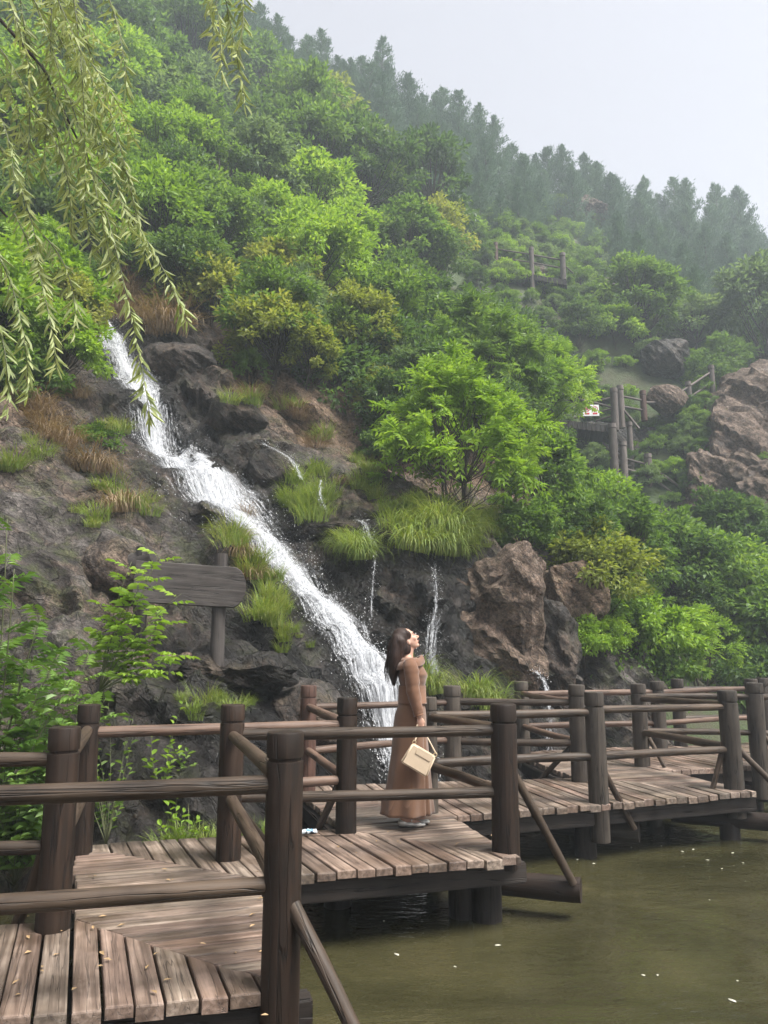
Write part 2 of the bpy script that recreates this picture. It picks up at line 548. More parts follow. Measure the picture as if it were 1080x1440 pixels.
# ---- single boulders
def boulder(name, loc, size, label, seed, mat='rock', wet=0.0, rz=0.0, sub=5, moss=0.2, amp=0.8, soil=0.0, group=None, fs=1.0, box=1.0):
    bm = bmesh.new()
    bmesh.ops.create_icosphere(bm, subdivisions=sub, radius=1.0)
    s = Vector(size)
    rnd = random.Random(seed)
    sh = Vector((rnd.uniform(-50, 50), rnd.uniform(-50, 50), rnd.uniform(-50, 50)))
    cuts = []
    for _ in range(9):
        n = Vector((rnd.gauss(0, 1), rnd.gauss(0, 1), rnd.gauss(0, 0.8))).normalized()
        cuts.append((n, rnd.uniform(0.62, 0.9)))
    zs = []
    for v in bm.verts:
        p = v.co.copy()
        if box != 1.0: p = Vector([math.copysign(abs(c) ** box, c) for c in p]) * 0.9
        for n, d in cuts:
            k = p.dot(n) - d
            if k > 0: p -= n * k * 0.93
        q = Vector((p.x * s.x, p.y * s.y, p.z * s.z))
        n = v.normal
        big = max(s)
        q += n * rock_off(q / fs + sh, 0.62 * amp * fs * min(1.0, big / 1.0))
        v.co = q
    me = bpy.data.meshes.new(name)
    bm.to_mesh(me); bm.free()
    me.materials.append(M[mat])
    n = len(me.vertices)
    fattr(me, "wet", [wet] * n); fattr(me, "soil", [soil] * n)
    fattr(me, "moss", [moss] * n)
    o = obj(name, me, loc=loc, rot=(0, 0, rz))
    return tag(o, label, "rock", group)

# ================================================================== BOARDWALK
def plank_mat(name, dark, mid, light, damp=0.0):
    t = NT(name)
    v = t.coord("Object", (1, 1, 1), True)
    vg = t.coord("Object", (1.3, 30, 30), True)
    g = t.noise(vg, 1.0, 8, 0.62, 0.25)
    big = t.noise(v, 2.4, 5, 0.6)
    c = t.ramp(g, [(0.28, dark), (0.50, mid), (0.70, light)])
    st = t.ramp(big, [(0.38, 1), (0.58, 0)])
    c = t.mix(t.math('MULTIPLY', st, 0.55), c, tuple(x * 0.9 for x in dark))
    vc = t.coord("Object", (0.8, 22, 22), True)
    cr = t.ramp(t.math('ABSOLUTE', t.math('SUBTRACT', t.noise(vc, 1.0, 3, 0.5, 0.3), 0.5)), [(0.0, 1), (0.014, 0)])
    c = t.mix(t.math('MULTIPLY', cr, 0.75), c, (0.03, 0.022, 0.018))
    r1 = t.math('MULTIPLY_ADD', t.rand(), 0.55, 0.70)
    r2 = t.math('MULTIPLY_ADD', t.math('FRACT', t.math('MULTIPLY', t.rand(), 7.31)), 0.14, 0.93)
    c = t.mix(1.0, c, t.n("CombineColor", ins={0: r1, 1: t.math('MULTIPLY', r1, r2), 2: t.math('MULTIPLY', r1, r2)}).outputs[0], 'MULTIPLY')
    # damp, muddy patches lying across the boards
    ge = t.n("NewGeometry")
    dm = t.n("TexNoise", ins={"Scale": 1.3, "Detail": 6.0, "Roughness": 0.62})
    t.t.links.new(ge.outputs["Position"], dm.inputs["Vector"])
    damp = t.ramp(dm.outputs[0], [(0.44, 0), (0.60, 1)])
    c = t.mix(t.math('MULTIPLY', damp, 0.55), c, t.mix(1.0, c, (0.42, 0.36, 0.30), 'MULTIPLY'))
    h = t.math('SUBTRACT', t.math('MULTIPLY', g, 0.8), cr)
    rg = t.math('SUBTRACT', t.ramp(big, [(0.35, 0.48), (0.6, 0.7)]), t.math('MULTIPLY', damp, 0.2))
    return t.done(t.bsdf(c, rg, t.bump(h, 0.55, 0.005)))

M['plank'] = plank_mat("weathered_plank", (0.052, 0.036, 0.027), (0.195, 0.141, 0.109), (0.36, 0.280, 0.226))
M['log_dark'] = log_mat("dark_log", (0.0040, 0.0026, 0.0017), (0.0120, 0.0071, 0.0045), (0.038, 0.0215, 0.0135), 0.6)
M['log_red'] = log_mat("red_brown_log", (0.025, 0.013, 0.010), (0.062, 0.032, 0.024), (0.105, 0.060, 0.046), 0.55)
M['log_grey'] = log_mat("grey_log", (0.011, 0.0088, 0.0072), (0.033, 0.026, 0.0205), (0.080, 0.066, 0.054), 0.7)
M['rail'] = log_mat("peeled_rail", (0.009, 0.0057, 0.0038), (0.030, 0.0192, 0.0125), (0.090, 0.063, 0.044), 0.55)
M['rail_red'] = log_mat("peeled_red_rail", (0.035, 0.020, 0.0145), (0.092, 0.056, 0.040), (0.165, 0.110, 0.082), 0.55)
M['beam'] = log_mat("dark_beam", (0.006, 0.0045, 0.004), (0.016, 0.012, 0.010), (0.036, 0.028, 0.024), 0.6)

walk = empty("wooden_boardwalk", (0, 6, 0))
tag(walk, "zigzag timber boardwalk with log railings crossing the green pond", "boardwalk")
WO = Vector((0, 6, 0))
def wpart(name, me, mtx):
    o = bpy.data.objects.new(name, me)
    COL.objects.link(o)
    o.parent = walk
    o.matrix_local = Matrix.Translation(-WO) @ mtx
    return o

def clip_half(poly, n, d):
    """keep n.p <= d"""
    out = []
    for i, p in enumerate(poly):
        q = poly[(i + 1) % len(poly)]
        a, b = n.dot(p) - d, n.dot(q) - d
        if a <= 0: out.append(p)
        if (a < 0 < b) or (b < 0 < a): out.append(p + (q - p) * (a / (a - b)))
    return out

rnd = random.Random(3)
def deck_section(poly, pdir, w=0.122, gap=0.011, thick=0.055, ragged=0.025, top=0.0):
    poly = [Vector(p) for p in poly]
    dx = Vector(pdir).normalized()
    dy = Vector((-dx.y, dx.x))
    lo = min(p.dot(dy) for p in poly); hi = max(p.dot(dy) for p in poly)
    s = lo - 0.02
    while s < hi:
        ww = w * rnd.uniform(0.86, 1.14)
        q = clip_half(clip_half(poly, dy, s + ww), -dy, -s)
        s += ww + gap * rnd.uniform(0.6, 1.8)
        if len(q) < 3: continue
        c = sum(q, Vector((0, 0))) / len(q)
        L = [((p - c).dot(dx), (p - c).dot(dy)) for p in q]
        x0 = min(a for a, b in L); x1 = max(a for a, b in L)
        if x1 - x0 < 0.05 or max(b for a, b in L) - min(b for a, b in L) < 0.03: continue
        e0, e1 = rnd.uniform(-ragged, ragged * 0.4), rnd.uniform(-ragged * 0.4, ragged)
        mid = (x0 + x1) / 2
        L = [(a + (e1 if a > mid else e0), b) for a, b in L]
        # drop near-duplicate corners
        LL = []
        for p in L:
            if not LL or math.hypot(p[0] - LL[-1][0], p[1] - LL[-1][1]) > 0.012: LL.append(p)
        if len(LL) > 2 and math.hypot(LL[0][0] - LL[-1][0], LL[0][1] - LL[-1][1]) < 0.012: LL.pop()
        if len(LL) < 3: continue
        bm = bmesh.new()
        th = thick * rnd.uniform(0.9, 1.25)
        vt = [bm.verts.new((a, b, 0)) for a, b in LL]
        vb = [bm.verts.new((a, b, -th)) for a, b in LL]
        n = len(LL)
        bm.faces.new(vt)
        bm.faces.new(vb[::-1])
        for i in range(n): bm.faces.new((vt[i], vb[i], vb[(i + 1) % n], vt[(i + 1) % n]))
        bmesh.ops.recalc_face_normals(bm, faces=bm.faces)
        bmesh.ops.bevel(bm, geom=[e for e in bm.edges if all(v.co.z > -1e-4 for v in e.verts)], offset=0.009, segments=2, profile=0.5, affect='EDGES')
        me = bpy.data.meshes.new("plank")
        bm.to_mesh(me); bm.free()
        me.materials.append(M['plank'])
        z = top + rnd.uniform(-0.005, 0.005)
        rot = Matrix((( dx.x, dy.x, 0, c.x), (dx.y, dy.y, 0, c.y), (0, 0, 1, z), (0, 0, 0, 1)))
        tl = Matrix.Rotation(rnd.uniform(-0.02, 0.02), 4, 'X') @ Matrix.Rotation(rnd.uniform(-0.004, 0.004), 4, 'Y')
        wpart("plank", me, rot @ tl)

# corners of the zigzag (deck edge)
kB, kA = (-0.40, 3.80), (-1.74, 4.70)
i2 = (-0.88, 5.52)                   # inner corner of the second turn
kD = (-2.42, 6.36)
kE = (1.00, 6.05)
kF = (-0.36, 6.96)
i4 = (0.63, 7.48)
kG = (-1.02, 9.05)
kR, kL = (4.02, 8.74), (2.32, 9.66)
i6 = (3.58, 10.18)
kK = (1.90, 12.05)
deck_section([(-3.6, 3.02), kB, kA, (-3.9, 4.22)], (0.36, -0.93))
deck_section([kA, kB, i2, kD], (1.0, 0.33))
deck_section([kD, i2, kE, kF], (0.42, -0.91))
deck_section([kF, kE, i4, kG], (1.0, 0.33))
deck_section([kG, i4, kR, kL], (0.26, -0.96))
deck_section([kL, kR, i6, kK], (1.0, 0.33))
deck_section([kK, i6, (8.6, 11.9), (8.0, 13.8)], (0.28, -0.96))

def post_mesh(r, h, low, mat, seed):
    rr = random.Random(seed)
    g = h - rr.uniform(0.125, 0.15)
    prof = [(low, r * 0.98), (low * 0.5, r), (0.0, r * 1.02), (h * 0.3, r), (h * 0.6, r * 0.99), (g - 0.02, r * 0.985), (g - 0.008, r * 0.97), (g - 0.006, r * 0.875), (g + 0.008, r * 0.875), (g + 0.011, r * 0.97),
            (g + 0.03, r * 0.99), (h - 0.012, r * 0.985), (h - 0.003, r * 0.945), (h, r * 0.88), (h + 0.001, r * 0.4)]
    S = 22
    V, Fc = [], []
    so = Vector((rr.uniform(0, 99), rr.uniform(0, 99), 0))
    for z, q in prof:
        for k in range(S):
            a = 2 * math.pi * k / S
            d = 1 + 0.05 * noise.noise(Vector((math.cos(a) * 1.4, math.sin(a) * 1.4, z * 0.8)) + so)
            V.append((math.cos(a) * q * d, math.sin(a) * q * d, z))
    for i in range(len(prof) - 1):
        for k in range(S):
            k2 = (k + 1) % S
            Fc.append((i * S + k, i * S + k2, (i + 1) * S + k2, (i + 1) * S + k))
    Fc.append(tuple((len(prof) - 1) * S + k for k in range(S)))
    me = mesh("post", V, Fc, M[mat], True)
    me.set_sharp_from_angle(angle=R(40))
    return me

POSTS = {}
def post(key, x, y, h, r=0.092, mat='log_dark', low=-0.35, tilt=(0, 0), seed=0):
    POSTS[key] = (Vector((x, y, 0)), h, r, mat)
    me = post_mesh(r, h, low, mat, seed + ord(key[0]))
    return wpart("post", me, Matrix.Translation((x, y, 0)) @ Matrix.Rotation(R(tilt[0]), 4, 'X') @ Matrix.Rotation(R(tilt[1]), 4, 'Y'))

post('A', -1.82, 4.56, 1.07, 0.090, 'log_dark', tilt=(0, -0.5))
post('B', -0.47, 3.80, 1.12, 0.088, 'log_dark', tilt=(0, 0))
post('C', -1.14, 5.98, 1.10, 0.092, 'log_dark')
post('D', -2.29, 6.15, 1.09, 0.086, 'log_dark', tilt=(0, 0))
post('E', 0.93, 6.22, 1.09, 0.104, 'log_dark', tilt=(0, 0.3), low=-0.12)
post('F', -0.32, 6.84, 1.10, 0.088, 'log_dark')
post('G', -0.84, 8.77, 1.12, 0.090, 'log_red')
post('H', 0.43, 7.61, 1.06, 0.080, 'log_grey')
post('I', 0.83, 9.62, 1.08, 0.108, 'log_grey')
post('J', 2.17, 8.16, 1.08, 0.098, 'log_grey', low=-0.38)
post('K', 2.00, 11.50, 1.06, 0.105, 'log_grey')
post('L', 2.30, 9.42, 1.10, 0.100, 'log_grey')
post('O', 3.42, 10.61, 1.06, 0.100, 'log_grey')
post('P', 4.07, 11.75, 1.05, 0.105, 'log_grey')
post('Q', 4.75, 12.75, 1.05, 0.10, 'log_grey')
post('R', 3.87, 8.90, 1.06, 0.106, 'log_grey', low=-0.3)
post('S', 4.90, 10.45, 1.08, 0.106, 'log_grey', low=-0.38, tilt=(0, 1))
post('T', 6.6, 11.05, 1.07, 0.104, 'log_grey', low=-0.38)
post('U', 6.2, 12.9, 1.06, 0.104, 'log_grey')
post('V', 5.55, 11.9, 1.08, 0.095, 'log_grey')
post('W', -2.75, 3.32, 1.1, 0.09, 'log_dark')
post('X', -3.6, 4.28, 1.08, 0.09, 'log_dark')

def log_between(name, p, q, r0, r1, mat, sides=14, seed=0, bend=0.012, segs=7):
    """Round timber from p to q, local Z along its length."""
    p, q = Vector(p), Vector(q)
    L = (q - p).length
    rr = random.Random(seed * 7 + int(L * 1000))
    ph = rr.uniform(0, 6)
    pts, rad = [], []
    for i in range(segs + 1):
        t = i / segs
        pts.append(Vector((math.sin(t * math.pi + 0.0) * bend * math.cos(ph), math.sin(t * math.pi) * bend * math.sin(ph), t * L)))
        rad.append((r0 + (r1 - r0) * t) * (1 + rr.uniform(-0.05, 0.05)))
    V, Fc = tube_geo(pts, rad, sides)
    me = mesh(name, V, Fc, M[mat], True)
    me.set_sharp_from_angle(angle=R(45))
    rot = (q - p).to_track_quat('Z', 'Y').to_matrix().to_4x4()
    return me, Matrix.Translation(p) @ rot

def rail(a, b, mat='rail', r=0.042, zt=0.885, zl=0.43, n=0):
    pa, ha, ra, _ = POSTS[a]; pb, hb, rb, _ = POSTS[b]
    d = (pb - pa).normalized()
    for z in (zt, zl):
        p = pa + d * (ra * 0.55) + Vector((0, 0, z + rnd.uniform(-0.015, 0.015)))
        q = pb - d * (rb * 0.55) + Vector((0, 0, z + rnd.uniform(-0.015, 0.015)))
        r0, r1 = r * rnd.uniform(0.9, 1.12), r * rnd.uniform(0.85, 1.05)
        me, mx = log_between("rail", p, q, r0, r1, mat, seed=n, bend=rnd.uniform(0.004, 0.016))
        wpart("rail", me, mx)
rail('W', 'B'); rail('X', 'A'); rail('A', 'D'); rail('B', 'C'); rail('D', 'F', 'rail_red'); rail('C', 'E')
rail('F', 'G', 'rail_red'); rail('G', 'I', 'rail_red'); rail('E', 'H'); rail('H', 'J'); rail('J', 'R'); rail('I', 'L', 'rail'); rail('L', 'K', 'rail_red')
rail('R', 'O'); rail('O', 'S'); rail('K', 'P', 'rail_red'); rail('P', 'U', 'rail_red'); rail('S', 'T'); rail('S', 'V'); rail('Q', 'U')

def brace(a, top, end, r=0.038, mat='rail'):
    pa, ha, ra, _ = POSTS[a]
    end = Vector(end)
    d = Vector((end.x - pa.x, end.y - pa.y, 0)).normalized()
    p = pa + d * ra * 0.75 + Vector((0, 0, top))
    me, mx = log_between("brace", p, end, r, r * 0.92, mat, 10, seed=int(top * 100), bend=0.006)
    wpart("brace", me, mx)

def outrigger(p, q, r=0.085, mat='log_dark'):
    me, mx = log_between("outrigger_log", p, q, r, r * 1.02, mat, 16, seed=5, bend=0.004)
    wpart("outrigger_log", me, mx)

# front (pond) side
eE = gnd(806, 1243, -0.27); outrigger(gnd(812, 1252, -0.33) + Vector((-1.5, 0.55, 0)), gnd(817, 1252, -0.33), 0.092)
brace('E', 0.56, eE, 0.036)
eJ = gnd(892, 1166, -0.28); outrigger(gnd(898, 1170, -0.36) + Vector((-1.4, 0.6, 0)), gnd(899, 1170, -0.36), 0.10, 'log_grey')
brace('J', 0.28, eJ, 0.034)
outrigger(Vector((3.3, 9.3, -0.34)), Vector((4.75, 8.6, -0.34)), 0.095)
brace('R', 0.42, (4.5, 8.66, -0.22), 0.034)
brace('R', 0.50, (3.62, 8.88, 0.0), 0.03, 'rail')
outrigger(Vector((-0.9, 4.2, -0.38)), Vector((0.12, 3.5, -0.38)), 0.085)
brace('B', 0.36, (0.02, 3.46, -0.30), 0.036, 'rail')
brace('O', 0.42, (3.66, 10.45, 0.0), 0.03)
outrigger(Vector((4.2, 11.0, -0.34)), Vector((5.6, 10.1, -0.34)), 0.095)
brace('S', 0.4, (5.4, 10.2, -0.24), 0.034)
# rock side
brace('F', 0.40, (-0.62, 7.0, -0.12), 0.034)
brace('L', 0.40, (1.80, 9.78, -0.15), 0.034)
brace('A', 0.50, (-2.20, 4.78, -0.3), 0.034)
brace('C', 0.36, (-0.80, 6.6, -0.2), 0.034)
outrigger(Vector((-0.2, 6.7, -0.2)), Vector((-0.75, 7.06, -0.2)), 0.07)
outrigger(Vector((2.5, 9.3, -0.2)), Vector((1.65, 9.88, -0.2)), 0.07)
outrigger(Vector((-1.7, 4.5, -0.36)), Vector((-2.35, 4.86, -0.36)), 0.07)
outrigger(Vector((-1.2, 5.9, -0.25)), Vector((-0.7, 6.75, -0.25)), 0.06)

def beam(p, q, w=0.13, h=0.15, top=-0.072):
    p, q = Vector((*p, top - h / 2)), Vector((*q, top - h / 2))
    L = (q - p).length
    bm = bmesh.new()
    bmesh.ops.create_cube(bm, size=1)
    for v in bm.verts: v.co = Vector((v.co.x * w, v.co.y * h, (v.co.z + 0.5) * L))
    bmesh.ops.bevel(bm, geom=bm.edges[:], offset=0.012, segments=2, affect='EDGES')
    me = bpy.data.meshes.new("beam"); bm.to_mesh(me); bm.free()
    me.materials.append(M['beam'])
    z = (q - p).normalized(); y = Vector((0, 0, 1)); x = y.cross(z)
    mx = Matrix((( x.x, y.x, z.x, p.x), (x.y, y.y, z.y, p.y), (x.z, y.z, z.z, p.z), (0, 0, 0, 1)))
    wpart("beam", me, mx)
beam((-3.6, 3.10), (-0.34, 3.93)); beam((-3.8, 4.12), (-1.85, 4.6))
beam((-0.46, 3.98), (-0.98, 5.50)); beam((-1.75, 4.78), (-2.25, 6.22), top=-0.075)
beam((-0.84, 5.66), (1.06, 6.24)); beam((-2.3, 6.26), (-0.42, 6.80))
beam((0.86, 6.2), (0.55, 7.35), top=-0.075); beam((-0.38, 7.05), (-0.92, 8.85))
beam((0.66, 7.62), (4.06, 8.90)); beam((-0.9, 8.92), (2.3, 9.52), top=-0.075)
beam((3.88, 8.95), (3.5, 10.1), top=-0.075); beam((2.26, 9.7), (1.98, 11.8)); beam((3.6, 10.34), (8.5, 12.02)); beam((2.0, 11.86), (8.0, 13.6), top=-0.075)

def piling(x, y, r=0.115, top=-0.2):
    me, mx = log_between("piling", (x, y, -2.0), (x, y, top), r, r * 0.97, 'beam', 14, seed=int(x * 10), bend=0.0, segs=3)
    wpart("piling", me, mx)
for x, y in [(0.80, 6.42), (-0.75, 5.72), (-0.62, 4.1), (-1.75, 4.5), (-2.2, 6.2), (-0.38, 6.75), (0.5, 7.6), (2.05, 8.3), (3.85, 9.05), (-0.9, 8.85), (0.83, 9.4), (2.3, 9.6), (3.5, 10.5), (2.0, 11.8), (4.9, 10.7), (4.1, 11.9), (6.5, 11.3), (-2.8, 3.4), (-3.4, 4.2), (0.62, 6.5)]:
    piling(x, y)

# ================================================================== ROCKS AND FALLING WATER
def px_boulder(u, v, Y, half, label, seed, **kw):
    return boulder("boulder", at(u, v, Y), half, label, seed, **kw)

px_boulder(688, 880, 13.0, (0.92, 0.9, 1.5), "tall brown rounded boulder with dry face beside the dark wet ledge", 11, mat='rock_brown', wet=0.05, amp=0.9, moss=0.1, box=0.66)
px_boulder(782, 925, 13.4, (0.55, 0.6, 1.0), "dark cracked boulder squeezed between the brown boulder and the vines", 5, wet=0.55, amp=0.8)
px_boulder(800, 835, 14.4, (0.75, 0.7, 0.75), "rough brown rock under dry roots beside the vines", 21, mat='rock_brown', soil=0.4, amp=0.8)
px_boulder(618, 880, 13.1, (0.75, 0.6, 1.05), "black wet rock between the dripping wall and the tall brown boulder", 9, wet=1.0, amp=0.8, moss=0.3, box=0.75)
px_boulder(545, 838, 13.0, (1.25, 0.75, 0.92), "black dripping rock wall under the hanging grass", 8, wet=1.0, amp=0.7, moss=0.35)
px_boulder(470, 748, 13.6, (0.95, 0.55, 0.24), "flat wet slab at the top of the dark ledge", 31, wet=0.9, amp=0.7, moss=0.4)
px_boulder(535, 757, 13.5, (0.55, 0.5, 0.28), "square black block that a small cascade runs over", 33, wet=1.0, amp=0.7)
px_boulder(246, 524, 16.6, (1.05, 0.7, 0.72), "big slanting grey boulder beside the head of the waterfall", 44, wet=0.55, rz=-0.3, amp=0.7, moss=0.05)
px_boulder(330, 590, 15.6, (0.85, 0.6, 0.55), "brown wet rock below the slanting grey boulder", 46, wet=0.7, amp=0.8)
px_boulder(262, 692, 13.9, (0.48, 0.45, 0.36), "dark wedge of rock splitting the white water", 52, wet=0.85, amp=0.8)
px_boulder(290, 738, 13.0, (0.62, 0.5, 0.42), "mossy black rock with dry grass hanging off it", 57, wet=0.8, amp=0.8, moss=0.9)
px_boulder(385, 665, 14.6, (0.50, 0.5, 0.45), "wet knob of rock that a side cascade spills over", 58, wet=0.85, amp=0.8, moss=0.6)
px_boulder(430, 1005, 9.75, (0.62, 0.55, 0.45), "smooth grey rock hump behind the red brown post", 63, wet=0.35, amp=0.6)
px_boulder(165, 800, 10.6, (0.55, 0.5, 0.45), "blocky grey rock above the log signboard", 64, wet=0.1, amp=0.8)
px_boulder(290, 948, 9.45, (1.0, 0.5, 0.28), "smooth dark rock shelf below the log signboard", 66, wet=0.8, amp=1.1)
px_boulder(600, 985, 11.7, (0.8, 0.5, 0.5), "black wet rock at the foot of the ledge", 67, wet=0.95, amp=0.7)
# up the hill
px_boulder(1062, 655, 31.0, (3.4, 2.2, 3.2), "tan weathered cliff of cracked rock beside the stairway", 71, mat='rock_brown', amp=1.0, moss=0.0, fs=2.2, box=0.7, rz=0.25)
px_boulder(1085, 600, 32.5, (3.2, 2.4, 2.4), "upper shoulder of tan rock above the cracked cliff", 72, mat='rock_brown', amp=1.5, moss=0.1, fs=1.6)
px_boulder(1000, 690, 29.3, (1.5, 1.2, 1.7), "lower tan buttress of the cracked cliff by the stairs", 77, mat='rock_brown', amp=1.5, moss=0.0, fs=1.3)
px_boulder(1110, 700, 28.6, (2.4, 1.8, 1.9), "tan rock shelf at the base of the cracked cliff", 70, mat='rock_brown', amp=1.5, moss=0.1, fs=1.5)
px_boulder(938, 564, 32.0, (0.85, 0.7, 0.7), "smooth tan boulder beside the stair railing", 73, mat='rock_brown', amp=0.7, moss=0.0)
px_boulder(935, 505, 35.5, (1.3, 1.0, 0.9), "dark shaded outcrop above the stair railing", 74, wet=0.75, amp=0.9)  # dark rock; the wet value also puts its shade into the colour
px_boulder(862, 420, 41, (1.5, 1.1, 1.2), "grey brown outcrop among bushes below the upper platform", 75, mat='rock_brown', wet=0.6, amp=0.8, soil=0.3)
px_boulder(822, 300, 62, (2.6, 1.6, 1.3), "pale brown outcrop high on the slope under the conifers", 76, mat='rock_brown', amp=1.4)

def fall_mat():
    t = NT("white_water")
    fu, fv = t.attr("fu"), t.attr("fv")
    cx = t.n("CombineXYZ", ins={0: fu, 1: fv, 2: t.attr("fl")}).outputs[0]
    mp = t.n("Mapping"); mp.inputs["Scale"].default_value = (7.0, 1.5, 1)
    t.t.links.new(cx, mp.inputs[0])
    s1 = t.noise(mp.outputs[0], 1.6, 8, 0.72, 0.5)
    mp2 = t.n("Mapping"); mp2.inputs["Scale"].default_value = (13, 9, 1)
    t.t.links.new(cx, mp2.inputs[0])
    s2 = t.noise(mp2.outputs[0], 1.8, 5, 0.75, 0.8)
    edge = t.math('MULTIPLY', t.attr("fe"), 0.42)
    k = t.math('ADD', t.math('ADD', t.math('MULTIPLY', s1, 0.72), t.math('MULTIPLY', s2, 0.68)), t.math('SUBTRACT', edge, 0.20))
    al = t.ramp(k, [(0.74, 0), (0.87, 0.55), (0.99, 0.94)])
    h = t.math('ADD', s1, s2)
    nm = t.bump(h, 0.9, 0.05)
    col = t.ramp(s2, [(0.36, (0.34, 0.36, 0.40)), (0.56, (0.78, 0.80, 0.84))])  # grey streaks: shading between the strands put into the colour
    p = t.n("BsdfPrincipled", ins={"Base Color": col, "Roughness": 0.35, "Alpha": al, "IOR": 1.33})
    t.t.links.new(nm, p.inputs["Normal"])
    return t.done(p.outputs[0])
M['fall'] = fall_mat()
M['drop'] = plain_mat("water_drops", (0.85, 0.87, 0.9), 0.2)

_bv_rocks = [BV_ROCK] + [BVHTree.FromPolygons([o.matrix_basis @ v.co for v in o.data.vertices], [tuple(p.vertices) for p in o.data.polygons])
                         for o in COL.objects if o.name.startswith("boulder") and o.location.y < 18]
bpy.context.view_layer.update()
_bv_rocks = [BV_ROCK] + [BVHTree.FromPolygons([o.matrix_world @ v.co for v in o.data.vertices], [tuple(p.vertices) for p in o.data.polygons])
                         for o in COL.objects if o.name.startswith("boulder") and o.location.y < 18]
def rock_z(x, y, zmax=30):
    z = -5
    for b in _bv_rocks:
        h = b.ray_cast(Vector((x, y, zmax)), Vector((0, 0, -1)))
        if h[0] is not None: z = max(z, h[0].z)
    return z

def catmull(P, n):
    P = [Vector(p) for p in P]
    Q = [P[0] * 2 - P[1]] + P + [P[-1] * 2 - P[-2]]
    out = []
    for i in range(1, len(Q) - 2):
        for k in range(n):
            t = k / n
            a, b, c, d = Q[i - 1], Q[i], Q[i + 1], Q[i + 2]
            out.append(0.5 * ((2 * b) + (c - a) * t + (2 * a - 5 * b + 4 * c - d) * t * t + (3 * b - a - 3 * c + d) * t ** 3))
    out.append(P[-1])
    return out

def water_sheet(path, widths, lift=0.06, nu=22, layer=0.0, seed=0, drape=True, n=14, front=0.0, fes=1.0):
    pts = catmull(path, n)
    W = np.interp(np.linspace(0, 1, len(pts)), np.linspace(0, 1, len(widths)), widths)
    V, fu, fv, fe, fl = [], [], [], [], []
    dist = 0
    for i, p in enumerate(pts):
        t = pts[min(i + 1, len(pts) - 1)] - pts[max(i - 1, 0)]
        if i: dist += (p - pts[i - 1]).length
        h = Vector((t.x, t.y, 0))
        side = Vector((0.80, 0.45, 0)) if h.length < 0.02 else Vector((-h.y, h.x, 0)).normalized()
        if side.x < 0: side = -side
        for k in range(nu + 1):
            u = k / nu * 2 - 1
            wob = noise.noise(Vector((dist * 1.1, u * 0.6, seed))) * 0.16 * W[i]
            q = p + side * (u * W[i] + wob)
            if drape:
                # keep close to the rock: lie on it, but never far from the flow line
                z = rock_z(q.x, q.y, p.z + 0.9)
                q.z = min(max(z, p.z - 0.55), p.z + 0.35)
            q += Vector((0.25, -0.62, 0.55)) * (lift + 0.04 * (1 - u * u) + 0.06 * noise.noise(Vector((u * 3.1, dist * 2.3, seed + 3))) + front)
            V.append(q); fu.append(u * W[i] * 2.0); fv.append(dist); fe.append(fes * (1 - abs(u)) ** 0.6); fl.append(layer)
    # smooth the drape along the flow
    A = np.array(V).reshape(len(pts), nu + 1, 3)
    for _ in range(2):
        A[1:-1, :, 2] = np.maximum(A[1:-1, :, 2] - 0.02, (A[:-2, :, 2] + A[1:-1, :, 2] * 2 + A[2:, :, 2]) / 4)
        A[:, 1:-1, 2] = (A[:, :-2, 2] + A[:, 1:-1, 2] * 2 + A[:, 2:, 2]) / 4
    idx = np.arange(len(pts) * (nu + 1)).reshape(len(pts), nu + 1)
    F = np.stack([idx[:-1, :-1], idx[:-1, 1:], idx[1:, 1:], idx[1:, :-1]], -1).reshape(-1, 4)
    me = mesh("water_sheet", A.reshape(-1, 3), F, M['fall'], True)
    fattr(me, "fu", fu); fattr(me, "fv", fv); fattr(me, "fe", fe); fattr(me, "fl", fl)
    return me, A

OCT = [(1, 0, 0), (-1, 0, 0), (0, 1, 0), (0, -1, 0), (0, 0, 1.4), (0, 0, -1.4)]
OCF = [(0, 2, 4), (2, 1, 4), (1, 3, 4), (3, 0, 4), (2, 0, 5), (1, 2, 5), (3, 1, 5), (0, 3, 5)]
def spray(A, n, seed, spread=0.16, smin=0.005, smax=0.014, up=0.14):
    rr = np.random.default_rng(seed)
    m = MB()
    V, F = [], []
    for k in range(n):
        i = rr.integers(0, A.shape[0]); j = int(np.clip(rr.normal(0.5, 0.32) * A.shape[1], 0, A.shape[1] - 1))
        p = A[i, j] + rr.normal(0, spread, 3) * (1, 1, 0.8) + np.array((0.03, -0.10, 0.10)) * abs(rr.normal(0, up * 6))
        s = rr.uniform(smin, smax) * (1 if rr.random() < 0.85 else 1.7)
        o = len(V)
        V += [(p[0] + a * s, p[1] + b * s, p[2] + c * s) for a, b, c in OCT]
        F += [tuple(q + o for q in f) for f in OCF]
    return mesh("spray", V, F, M['drop'], True)

fall = empty("waterfall", FALL[-1])
tag(fall, "broad white waterfall tumbling diagonally down the dark rock face", "waterfall")
def fpart(name, me, root, kind=None):
    o = obj(name, me, root); o.location = -root.location
    if kind: o["kind"] = kind
    return o
WID = [0.26, 0.34, 0.52, 0.78, 1.10, 1.22, 0.76, 0.56, 0.50, 0.46, 0.42, 0.46, 0.5]
m1, A1 = water_sheet(FALL, WID, 0.03, 26, 0.0, 1)
fpart("water_sheet", m1, fall)
m2, A2 = water_sheet(FALL, [w * 0.72 for w in WID], 0.065, 20, 5.0, 2)
fpart("water_sheet", m2, fall)
m2b, A2b = water_sheet(FALL, [w * 0.5 for w in WID], 0.10, 16, 12.0, 7)
fpart("water_sheet", m2b, fall)
fpart("spray", spray(A1, 6000, 4, 0.07, 0.002, 0.0055, 0.06), fall, "stuff")
